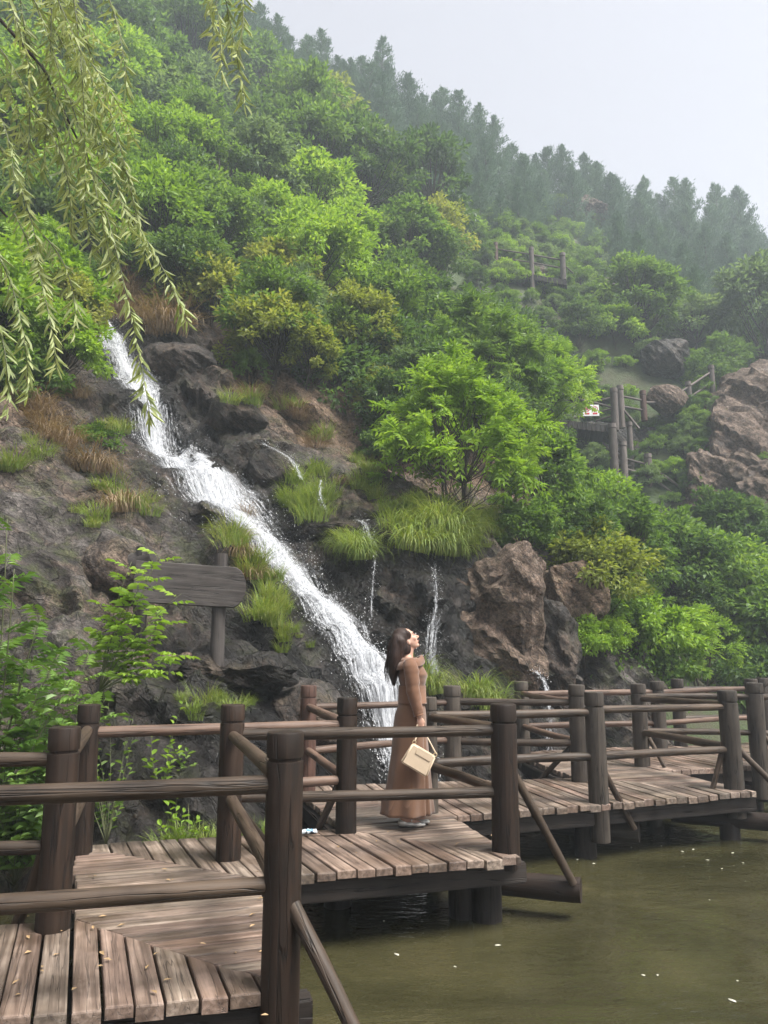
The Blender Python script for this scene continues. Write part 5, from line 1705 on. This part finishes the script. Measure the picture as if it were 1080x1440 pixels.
def sleeve(s):
    P = [Vector(p) for p in [(0.012, s * 0.150, 1.395), (0.018, s * 0.182, 1.35), (0.026, s * 0.196, 1.26), (0.036, s * 0.203, 1.16), (0.056, s * 0.207, 1.06), (0.076, s * 0.207, 0.975), (0.083, s * 0.207, 0.945)]]
    pts = catmull(P, 8)
    n = len(pts)
    rad = []
    for i in range(n):
        t = i / (n - 1)
        r = float(np.interp(t, [0, 0.15, 0.4, 0.62, 0.9, 1], [0.062, 0.068, 0.060, 0.053, 0.042, 0.046]))
        rad.append(r * (1 + 0.05 * noise.noise(Vector((i * 0.35, 3.3, s)))))
    Vv, Ff = tube_geo(pts, rad, 18)
    Vv = [v + Vector((1, 0, 0)) * 0.009 * noise.noise(Vector((v.x * 16, v.y * 16, v.z * 20 + v.x * 40))) for v in Vv]
    obj("sleeve", mesh("sleeve", Vv, Ff, M['knit'], True), person)
for s in (-1, 1): sleeve(s)
# folded off-shoulder collar
Vc, Fcc = [], []
S = 64
prof = [(-0.006, 1.405), (-0.008, 1.425), (-0.002, 1.436), (0.008, 1.432), (0.022, 1.405), (0.030, 1.372), (0.027, 1.362), (0.018, 1.368), (0.008, 1.392)]
for k in range(S):
    a = 2 * math.pi * k / S
    for d, z in prof:
        w = 1 + 0.03 * math.sin(a * 5 + 1)
        zz = z + 0.006 * math.sin(a * 3 + 0.5) - 0.016 * abs(math.sin(a)) + 0.026 * math.cos(a)
        Vc.append(((0.012) + (0.104 + d * 1.1) * w * math.cos(a), (0.178 + d * 1.3) * w * math.sin(a), zz))
q = len(prof)
for k in range(S):
    k2 = (k + 1) % S
    for j in range(q):
        j2 = (j + 1) % q
        Fcc.append((k * q + j, k2 * q + j, k2 * q + j2, k * q + j2))
obj("collar", mesh("collar", Vc, Fcc, M['knit'], True), person)

def shoe(s, dx):
    m = MB()
    for c, r in [((-0.055 + dx, s * 0.06, 0.036), (0.046, 0.036, 0.036)), ((0.0 + dx, s * 0.06, 0.028), (0.06, 0.038, 0.027)), ((0.07 + dx, s * 0.058, 0.024), (0.062, 0.041, 0.023)), ((0.10 + dx, s * 0.056, 0.022), (0.042, 0.036, 0.019))]: blob(m, c, r)
    o = fuse(m, "shoe", 'silver', 0.006, 4, person)
    for v in o.data.vertices: v.co.z = max(v.co.z, 0.004)
    b = MB()
    ring = [Vector((0.018 + dx, s * 0.06 + 0.036 * math.cos(t), 0.050 + 0.034 * math.sin(t))) for t in np.linspace(0, math.pi, 9)]
    b.tube(ring, [0.006] * 9, 6)
    so_ = b.build("shoe_strap", M['silver'], o, True)
    b = MB(); b.box((-0.095 + dx, s * 0.06 - 0.028, 0.002), (0.12 + dx, s * 0.06 + 0.028, 0.010)); b.build("sole", M['eye'], o)
shoe(-1, 0.0); shoe(1, 0.045)

# handbag: hangs from her right hand
HAND = PERSON + Vector((0.094, -0.212, 0.855))
bag_c = at(589, 1068, HAND.y - 0.05)
bag = empty("handbag", bag_c)
bag.rotation_euler = (0, R(30), R(3))
bag.scale = (1.15, 1.15, 1.15)
tag(bag, "cream leather handbag with flap hanging from the woman's hand", "handbag")
def rbox(name, size, bev, mat, parent, loc=(0, 0, 0), taper=0.0):
    bm = bmesh.new(); bmesh.ops.create_cube(bm, size=1)
    for v in bm.verts:
        k = 1 + taper * (0.5 - v.co.z)
        v.co = Vector((v.co.x * size[0] * k, v.co.y * size[1] * k, v.co.z * size[2]))
    bmesh.ops.bevel(bm, geom=bm.edges[:], offset=bev, segments=3, affect='EDGES')
    me = bpy.data.meshes.new(name); bm.to_mesh(me); bm.free(); me.materials.append(M[mat])
    me.polygons.foreach_set("use_smooth", [True] * len(me.polygons)); me.set_sharp_from_angle(angle=R(50))
    o = obj(name, me, parent, loc=loc)
    return o
rbox("bag_body", (0.200, 0.050, 0.165), 0.012, 'cream', bag, taper=0.10)
fl = rbox("flap", (0.125, 0.006, 0.052), 0.0025, 'cream', bag, (0.012, -0.0265, 0.052))
rbox("flap_edge", (0.123, 0.004, 0.004), 0.001, 'cream_dark', fl, (0, 0.0, -0.028))
for sx in (-1, 1):
    m = MB()
    ring = [Vector((sx * 0.090 + 0.012 * math.cos(t), 0, 0.090 + 0.014 * math.sin(t))) for t in np.linspace(0, 2 * math.pi, 13)]
    m.tube(ring, [0.0035] * 13, 6, False); m.build("ring", M['brass'], bag, True)
bpy.context.view_layer.update()
inv = bag.matrix_world.inverted()
hnd = inv @ HAND
m = MB()
pa, pb = Vector((-0.090, 0, 0.100)), Vector((0.090, 0, 0.100))
strap = [pa, pa.lerp(hnd, 0.55) + Vector((-0.004, 0, 0.0)), hnd + Vector((-0.026, 0, -0.006)), hnd + Vector((0.0, 0.004, 0.012)), hnd + Vector((0.026, 0, -0.010)), pb.lerp(hnd, 0.5) + Vector((0.008, 0, 0)), pb]
m.tube(catmull(strap, 5), [0.0052] * 31, 7); m.build("strap", M['cream'], bag, True)

# ================================================================== SIGNS, PLATFORMS, SMALL THINGS
M['sign_wood'] = log_mat("grey_sign_wood", (0.016, 0.013, 0.012), (0.045, 0.038, 0.035), (0.095, 0.084, 0.078), 0.7)
sb_Y = 9.15
sroot = empty("log_signboard", at(270, 905, 9.3))
tag(sroot, "weathered half log signboard on two round posts above the rock shelf", "signboard")
so0 = sroot.location.copy()
def spart(name, me, mx):
    o = obj(name, me, sroot); o.matrix_local = Matrix.Translation(-so0) @ mx
    return o
for (u, vt, vb, Y, r) in [(309, 779, 912, 9.33, 0.085), (200, 769, 915, 9.45, 0.088)]:
    a, b = at(u, vb, Y), at(u + 2, vt, Y)
    a.x = b.x
    me, mx = log_between("post", a - Vector((0, 0, 0.3)), b, r, r * 0.94, 'sign_wood', 16, seed=3, bend=0.003)
    spart("post", me, mx)
# board: flat sawn face to the front, round back, right end rounded
L, Hh, T = 1.30, 0.245, 0.15
out = [(-L / 2, -Hh), (L / 2 - 0.16, -Hh)]
out += [(L / 2 - 0.16 + 0.16 * math.sin(t), -Hh * math.cos(t) * 1.0) for t in np.linspace(0.2, math.pi - 0.2, 9)]
out += [(L / 2 - 0.16, Hh), (-L / 2, Hh)]
V, F = [], []
layers = [(0.0, 0.965), (0.012, 1.0), (0.07, 1.0), (0.12, 0.80), (0.16, 0.45)]
for d, k in layers: V += [Vector((x if k >= 0.9 else x * (0.98 + 0.02 * k), d, z * k)) for x, z in out]
n = len(out)
F.append(tuple(range(n)))
for i in range(len(layers) - 1):
    for k in range(n):
        k2 = (k + 1) % n
        F.append((i * n + k, (i + 1) * n + k, (i + 1) * n + k2, i * n + k2))
F.append(tuple((len(layers) - 1) * n + k for k in range(n - 1, -1, -1)))
# local Z must follow the grain: swap x -> z
V = [Vector((-v.z, v.y, v.x)) for v in V]
me = mesh("board", V, [f[::-1] for f in F], M['sign_wood'])
bc = at(268, 822, sb_Y)
spart("board", me, Matrix.Translation(bc) @ Matrix.Rotation(R(10), 4, 'Z') @ Matrix.Rotation(R(90 + 3), 4, 'Y'))
# second, higher stub of board behind the left post
me2, mx2 = log_between("board_end", at(186, 795, 9.5), at(216, 785, 9.5), 0.14, 0.15, 'sign_wood', 16, seed=8, bend=0)
spart("board_end", me2, mx2)

M['pale_stone'] = rock_mat("pale_stone", brown=0.6)
for i, (u, v, Y, s) in enumerate([(206, 916, 9.0, (0.07, 0.06, 0.09)), (238, 925, 9.0, (0.11, 0.08, 0.05)), (185, 925, 9.05, (0.10, 0.08, 0.05)), (262, 922, 8.95, (0.08, 0.07, 0.045))]):
    boulder("stone", at(u, v, Y), s, ["pale upright stone below the log signboard", "flat stone beside the pale upright stone", "broad low stone under the seedling leaves", "small stone on the rock shelf lip"][i], 300 + i, mat='rock_brown', sub=3, amp=0.35, soil=0.1)

# ---- walkways up the hill
M['old_wood'] = log_mat("old_wood", (0.035, 0.029, 0.026), (0.090, 0.074, 0.067), (0.16, 0.135, 0.123), 0.8)
M['stone_wall'] = rock_mat("stone_wall", brown=0.4)
def structure(name, label, org, posts, rails, decks, stairs=()):
    root = empty(name, at(*org)); tag(root, label, "platform")
    o0 = root.location.copy()
    def put(nm, p, q, r, mat, sides=10):
        me, mx = log_between(nm, p, q, r, r * 0.96, mat, sides, seed=int(p[0] * 10), bend=0.0, segs=3)
        o = obj(nm, me, root); o.matrix_local = Matrix.Translation(-o0) @ mx
    for u, vt, vb, Y, r, mt in posts:
        b, t = at(u, vb, Y), at(u, vt, Y); b.x = t.x
        put("post", b, t, r, mt)
        cap, mx = log_between("post_cap", t + Vector((0, 0, 0.02)), t + Vector((0, 0, 0.20)), r * 1.06, r, mt, 10, seed=1, bend=0, segs=2)
        oc = obj("post_cap", cap, root); oc.matrix_local = Matrix.Translation(-o0) @ mx
    for u0, v0, Y0, u1, v1, Y1, r in rails: put("rail", at(u0, v0, Y0), at(u1, v1, Y1), r, 'old_wood', 8)
    for quad, th, nb in decks:                       # quad: 4 world corners, split into planks
        a, b, c, d = quad
        for i in range(nb):
            t0, t1 = i / nb + 0.004, (i + 1) / nb - 0.004
            q = [a.lerp(b, t0), a.lerp(b, t1), d.lerp(c, t1), d.lerp(c, t0)]
            Vv = [p - o0 for p in q] + [p - o0 - Vector((0, 0, th)) for p in q]
            obj("plank", mesh("plank", Vv, [(0, 1, 2, 3), (7, 6, 5, 4), (0, 4, 5, 1), (1, 5, 6, 2), (2, 6, 7, 3), (3, 7, 4, 0)], M['beam']), root)
    for a, b, w, nst in stairs:                      # flight from a to b
        for i in range(nst):
            p = a.lerp(b, (i + 0.5) / nst) - o0
            m = MB().box((p.x - 0.12, p.y - w / 2, p.z - 0.05), (p.x + 0.12, p.y + w / 2, p.z + 0.02))
            m.build("step", M['old_wood'], root)
    return root

Y1 = 38.0
a, b = at(702, 378, Y1), at(797, 394, Y1 - 0.8)
structure("lookout_platform", "upper lookout platform with log rail among bushes high on the slope", (745, 395, Y1),
          [(697, 346, 372, Y1 + 0.4, 0.12, 'log_red'), (747, 353, 420, Y1 - 0.3, 0.13, 'old_wood'), (791, 361, 394, Y1 - 0.6, 0.15, 'old_wood')],
          [(697, 350, Y1 + 0.4, 747, 358, Y1 - 0.3, 0.045), (747, 358, Y1 - 0.3, 791, 366, Y1 - 0.6, 0.045), (700, 362, Y1 + 0.4, 747, 369, Y1 - 0.3, 0.045), (747, 369, Y1 - 0.3, 790, 377, Y1 - 0.6, 0.045), (792, 372, Y1 - 0.6, 806, 384, Y1 + 1.0, 0.04)],
          [((a, b, b + Vector((0.8, 3.0, 0.0)), a + Vector((0.8, 3.0, 0.0))), 0.28, 14)])
px_boulder(745, 388, 40.2, (1.7, 0.9, 0.75), "grey masonry like rock behind the lookout railing", 78, amp=0.6)
px_boulder(755, 420, 41.0, (1.7, 0.8, 1.1), "rock coloured dark for the shadow below the lookout", 79, wet=0.9, amp=0.6)  # stands for the dark underside: shade coloured in through wet

Y2 = 29.5
a, b = at(772, 588, Y2), at(864, 599, Y2)
s0, s1 = at(912, 690, Y2 + 0.3), at(975, 728, Y2 - 0.5)
structure("stair_landing", "timber landing on tall posts with railed stairs down the slope", (862, 690, Y2),
          [(863, 553, 606, Y2, 0.15, 'old_wood'), (861, 603, 720, Y2 - 0.05, 0.17, 'old_wood'), (872, 549, 602, Y2 + 0.8, 0.14, 'old_wood'), (904, 556, 592, Y2 + 1.6, 0.13, 'log_red'), (876, 628, 690, Y2 + 0.2, 0.15, 'old_wood'), (911, 645, 694, Y2 + 0.3, 0.15, 'old_wood'), (885, 600, 690, Y2 + 1.4, 0.12, 'old_wood'), (971, 690, 740, Y2 - 0.5, 0.13, 'old_wood'), (803, 600, 660, Y2 + 0.5, 0.07, 'old_wood'),
           (932, 556, 585, Y2 + 2.5, 0.13, 'old_wood'), (968, 543, 580, Y2 + 3.0, 0.13, 'old_wood'), (1000, 520, 560, Y2 + 3.4, 0.13, 'old_wood')],
          [(800, 558, Y2 + 0.2, 862, 573, Y2, 0.05), (800, 575, Y2 + 1.6, 872, 556, Y2 + 0.8, 0.05), (800, 590, Y2 + 1.6, 872, 572, Y2 + 0.8, 0.05), (838, 592, Y2 + 0.3, 862, 584, Y2, 0.045),
           (873, 557, Y2 + 0.8, 903, 563, Y2 + 1.6, 0.05), (873, 571, Y2 + 0.8, 904, 577, Y2 + 1.6, 0.05), (874, 573, Y2 + 0.8, 899, 603, Y2 + 0.5, 0.05),
           (845, 603, Y2 + 0.4, 876, 641, Y2 + 0.2, 0.05), (848, 622, Y2 + 0.4, 876, 655, Y2 + 0.2, 0.05), (878, 645, Y2 + 0.2, 910, 653, Y2 + 0.3, 0.05), (878, 659, Y2 + 0.2, 910, 668, Y2 + 0.3, 0.05),
           (912, 653, Y2 + 0.3, 970, 695, Y2 - 0.5, 0.05), (912, 668, Y2 + 0.3, 970, 712, Y2 - 0.5, 0.05), (971, 700, Y2 - 0.5, 1030, 718, Y2 - 1.0, 0.05), (971, 715, Y2 - 0.5, 1030, 735, Y2 - 1.0, 0.05),
           (905, 566, Y2 + 1.6, 932, 566, Y2 + 2.5, 0.05), (932, 568, Y2 + 2.5, 1000, 523, Y2 + 3.4, 0.05), (936, 580, Y2 + 2.5, 1002, 538, Y2 + 3.4, 0.05), (862, 690, Y2, 840, 650, Y2 + 0.8, 0.08), (845, 690, Y2 + 0.2, 866, 650, Y2, 0.07)],
          [((a, b, b + Vector((0.3, 1.6, 0.0)), a + Vector((0.3, 1.6, 0.0))), 0.30, 14)],
          [(at(866, 640, Y2 + 0.7), at(908, 690, Y2 + 0.9), 1.0, 7), (s0 + Vector((0, 0.7, 0)), s1 + Vector((0, 0.7, 0)), 1.0, 9)])
px_boulder(850, 650, Y2 + 3.2, (2.6, 1.2, 1.8), "dark rock standing for the shade behind the landing posts", 80, wet=0.9, amp=0.8)  # solid rock, no hollow; wet paints it as deep shade
px_boulder(930, 655, Y2 + 3.0, (1.8, 1.0, 1.7), "rock painted as a shaded recess beside the railed stairs", 81, wet=0.75, amp=0.8)  # recess shade is in the colour, darkened through wet

# warning sign on the landing rail
M['white_panel'] = plain_mat("white_panel", (0.80, 0.79, 0.80), 0.4, 0, 0.02)
M['red_print'] = plain_mat("red_print", (0.55, 0.03, 0.04), 0.5)
M['black_print'] = plain_mat("black_print", (0.03, 0.03, 0.03), 0.5)
w0 = at(831, 577, Y2 - 0.12)
wsn = empty("warning_sign", w0, R(-3)); tag(wsn, "white sign with red prohibition circles fixed to the landing rail", "sign")
MB().box((-0.32, 0, -0.23), (0.32, 0.03, 0.23)).build("panel", M['white_panel'], wsn)
def ring2d(r, w, cx, cz, y=-0.004, n=28):
    V = []; F = []
    for k in range(n):
        t = 2 * math.pi * k / n
        V += [(cx + r * math.cos(t), y, cz + r * math.sin(t)), (cx + (r - w) * math.cos(t), y, cz + (r - w) * math.sin(t))]
    for k in range(n):
        k2 = (k + 1) % n
        F.append((2 * k, 2 * k + 1, 2 * k2 + 1, 2 * k2))
    return V, F
for cx in (-0.155, 0.155):
    m = MB(); m.add(*ring2d(0.115, 0.026, cx, 0.055))
    d = 0.075; m.add([(cx - d - .01, -0.0045, 0.055 + d - .01), (cx - d + .01, -0.0045, 0.055 + d + .01), (cx + d + .01, -0.0045, 0.055 - d + .01), (cx + d - .01, -0.0045, 0.055 - d - .01)], [(0, 1, 2, 3)])
    m.build("prohibition_mark", M['red_print'], wsn)
    m = MB(); m.add([(cx - 0.035, -0.003, 0.0), (cx + 0.03, -0.003, 0.0), (cx + 0.045, -0.003, 0.11), (cx - 0.02, -0.003, 0.11)], [(0, 1, 2, 3)]); m.build("pictogram", M['black_print'], wsn)
    m = MB()
    m.add([(cx - 0.09, -0.004, -0.17), (cx + 0.09, -0.004, -0.17), (cx + 0.09, -0.004, -0.10), (cx - 0.09, -0.004, -0.10)], [(0, 1, 2, 3)])
    m.build("red_caption", M['red_print'], wsn)

# ---- bits on the planks and on the pond
M['packet'] = plain_mat("packet_film", (0.75, 0.80, 0.84), 0.3)
M['packet_blue'] = plain_mat("packet_blue", (0.18, 0.36, 0.58), 0.3)
pk = empty("litter_packet", gnd(432, 1172) + Vector((0, 0, 0.004)), 0.2); tag(pk, "crumpled white and blue plastic packet lying on the planks", "litter")
def sheet(nx, ny, sx, sy, amp, seed, x0=0.0):
    V = [(x0 + (i / nx - 0.5) * sx, (j / ny - 0.5) * sy, 0.012 + amp * (noise.noise(Vector((i * 0.7, j * 0.7, seed))) + 0.6)) for j in range(ny + 1) for i in range(nx + 1)]
    F = [(j * (nx + 1) + i, j * (nx + 1) + i + 1, (j + 1) * (nx + 1) + i + 1, (j + 1) * (nx + 1) + i) for j in range(ny) for i in range(nx)]
    n0 = len(V)
    V += [(x, y, z - 0.008) for x, y, z in V]
    F += [tuple(i + n0 for i in f[::-1]) for f in F]
    return V, F
obj("film", mesh("film", *sheet(12, 8, 0.16, 0.11, 0.012, 3.0), M['packet'], True), pk)
obj("blue_print", mesh("blue_print", *sheet(6, 8, 0.055, 0.085, 0.012, 3.0, 0.02), M['packet_blue'], True), pk, loc=(0, 0, 0.004))
me, mx = log_between("stick", gnd(417, 1176) + Vector((0, 0, 0.012)), gnd(477, 1176) + Vector((0, 0, 0.012)), 0.006, 0.005, 'rail', 6, seed=2, bend=0.01)
st = obj("stick", me); st.matrix_world = mx; tag(st, "thin stick lying beside the plastic packet", "stick")

M['petal'] = plain_mat("fallen_petal", (0.42, 0.41, 0.34), 0.7)
pm = []
for k in range(3):
    rr = random.Random(k)
    n = 9
    V = [(0, 0, 0.006)] + [(math.cos(2 * math.pi * i / n) * rr.uniform(0.7, 1.2) * 0.016, math.sin(2 * math.pi * i / n) * rr.uniform(0.5, 1.0) * 0.011, rr.uniform(0.001, 0.004)) for i in range(n)]
    pm.append(mesh("petal", V, [(0, i + 1, (i + 1) % n + 1) for i in range(n)], M['petal']))
rp = random.Random(9)
PET = [(1015, 1222), (998, 1266), (995, 1210), (1030, 1200), (925, 1372), (905, 1372), (1037, 1380), (1030, 1408), (540, 1296), (558, 1343), (975, 1195), (960, 1198), (1045, 1214), (835, 1215), (812, 1209), (930, 1190), (888, 1192), (700, 1330), (640, 1360)]
for u, v in PET:
    p = gnd(u, v, WATER_Z)
    o = obj("fallen_petal", rp.choice(pm), loc=p + Vector((0, 0, 0.002)), rot=(0, 0, rp.uniform(0, 6)))
    o.scale = (rp.uniform(0.6, 1.5),) * 3
    tag(o, "tiny pale petal floating on the green pond", "petal", "petals floating on the pond")
# dead leaves on the planks
M['dead_leaf'] = plain_mat("dead_leaf", (0.30, 0.20, 0.10), 0.7)
dl = mesh("dead_leaf", [(0, 0, 0.004), (0.018, 0.010, 0.009), (0.045, 0, 0.006), (0.02, -0.010, 0.010)], [(0, 1, 2), (0, 2, 3)], M['dead_leaf'])
for u, v in [(rp.uniform(10, 380), rp.uniform(1215, 1430)) for _ in range(26)] + [(rp.uniform(430, 700), rp.uniform(1165, 1195)) for _ in range(8)] + [(140, 1340), (205, 1365), (60, 1360), (240, 1240), (190, 1252), (270, 1265), (320, 1245), (150, 1290), (100, 1395), (290, 1330), (500, 1200), (560, 1185), (640, 1190), (350, 1290), (220, 1400), (30, 1400)]:
    o = obj("dead_leaf", dl, loc=gnd(u, v) + Vector((0, 0, 0.004)), rot=(rp.uniform(-.2, .2), rp.uniform(-.2, .2), rp.uniform(0, 6)))
    o.scale = (rp.uniform(0.5, 1.2),) * 3
    tag(o, "small dry leaf lying on the weathered planks", "leaf", "dry leaves on the planks")

# ================================================================== AIR
def haze_box():
    t = NT("haze_air")
    pv = t.n("VolumePrincipled", ins={"Color": (0.82, 0.91, 1.0), "Density": 0.0023, "Anisotropy": 0.25})
    t.t.links.new(pv.outputs[0], t.out.inputs["Volume"])
    b = MB().box((-75, -70, -3.0), (95, 125, 78))
    tag(b.build("haze", t.m), kind="stuff")
haze_box()
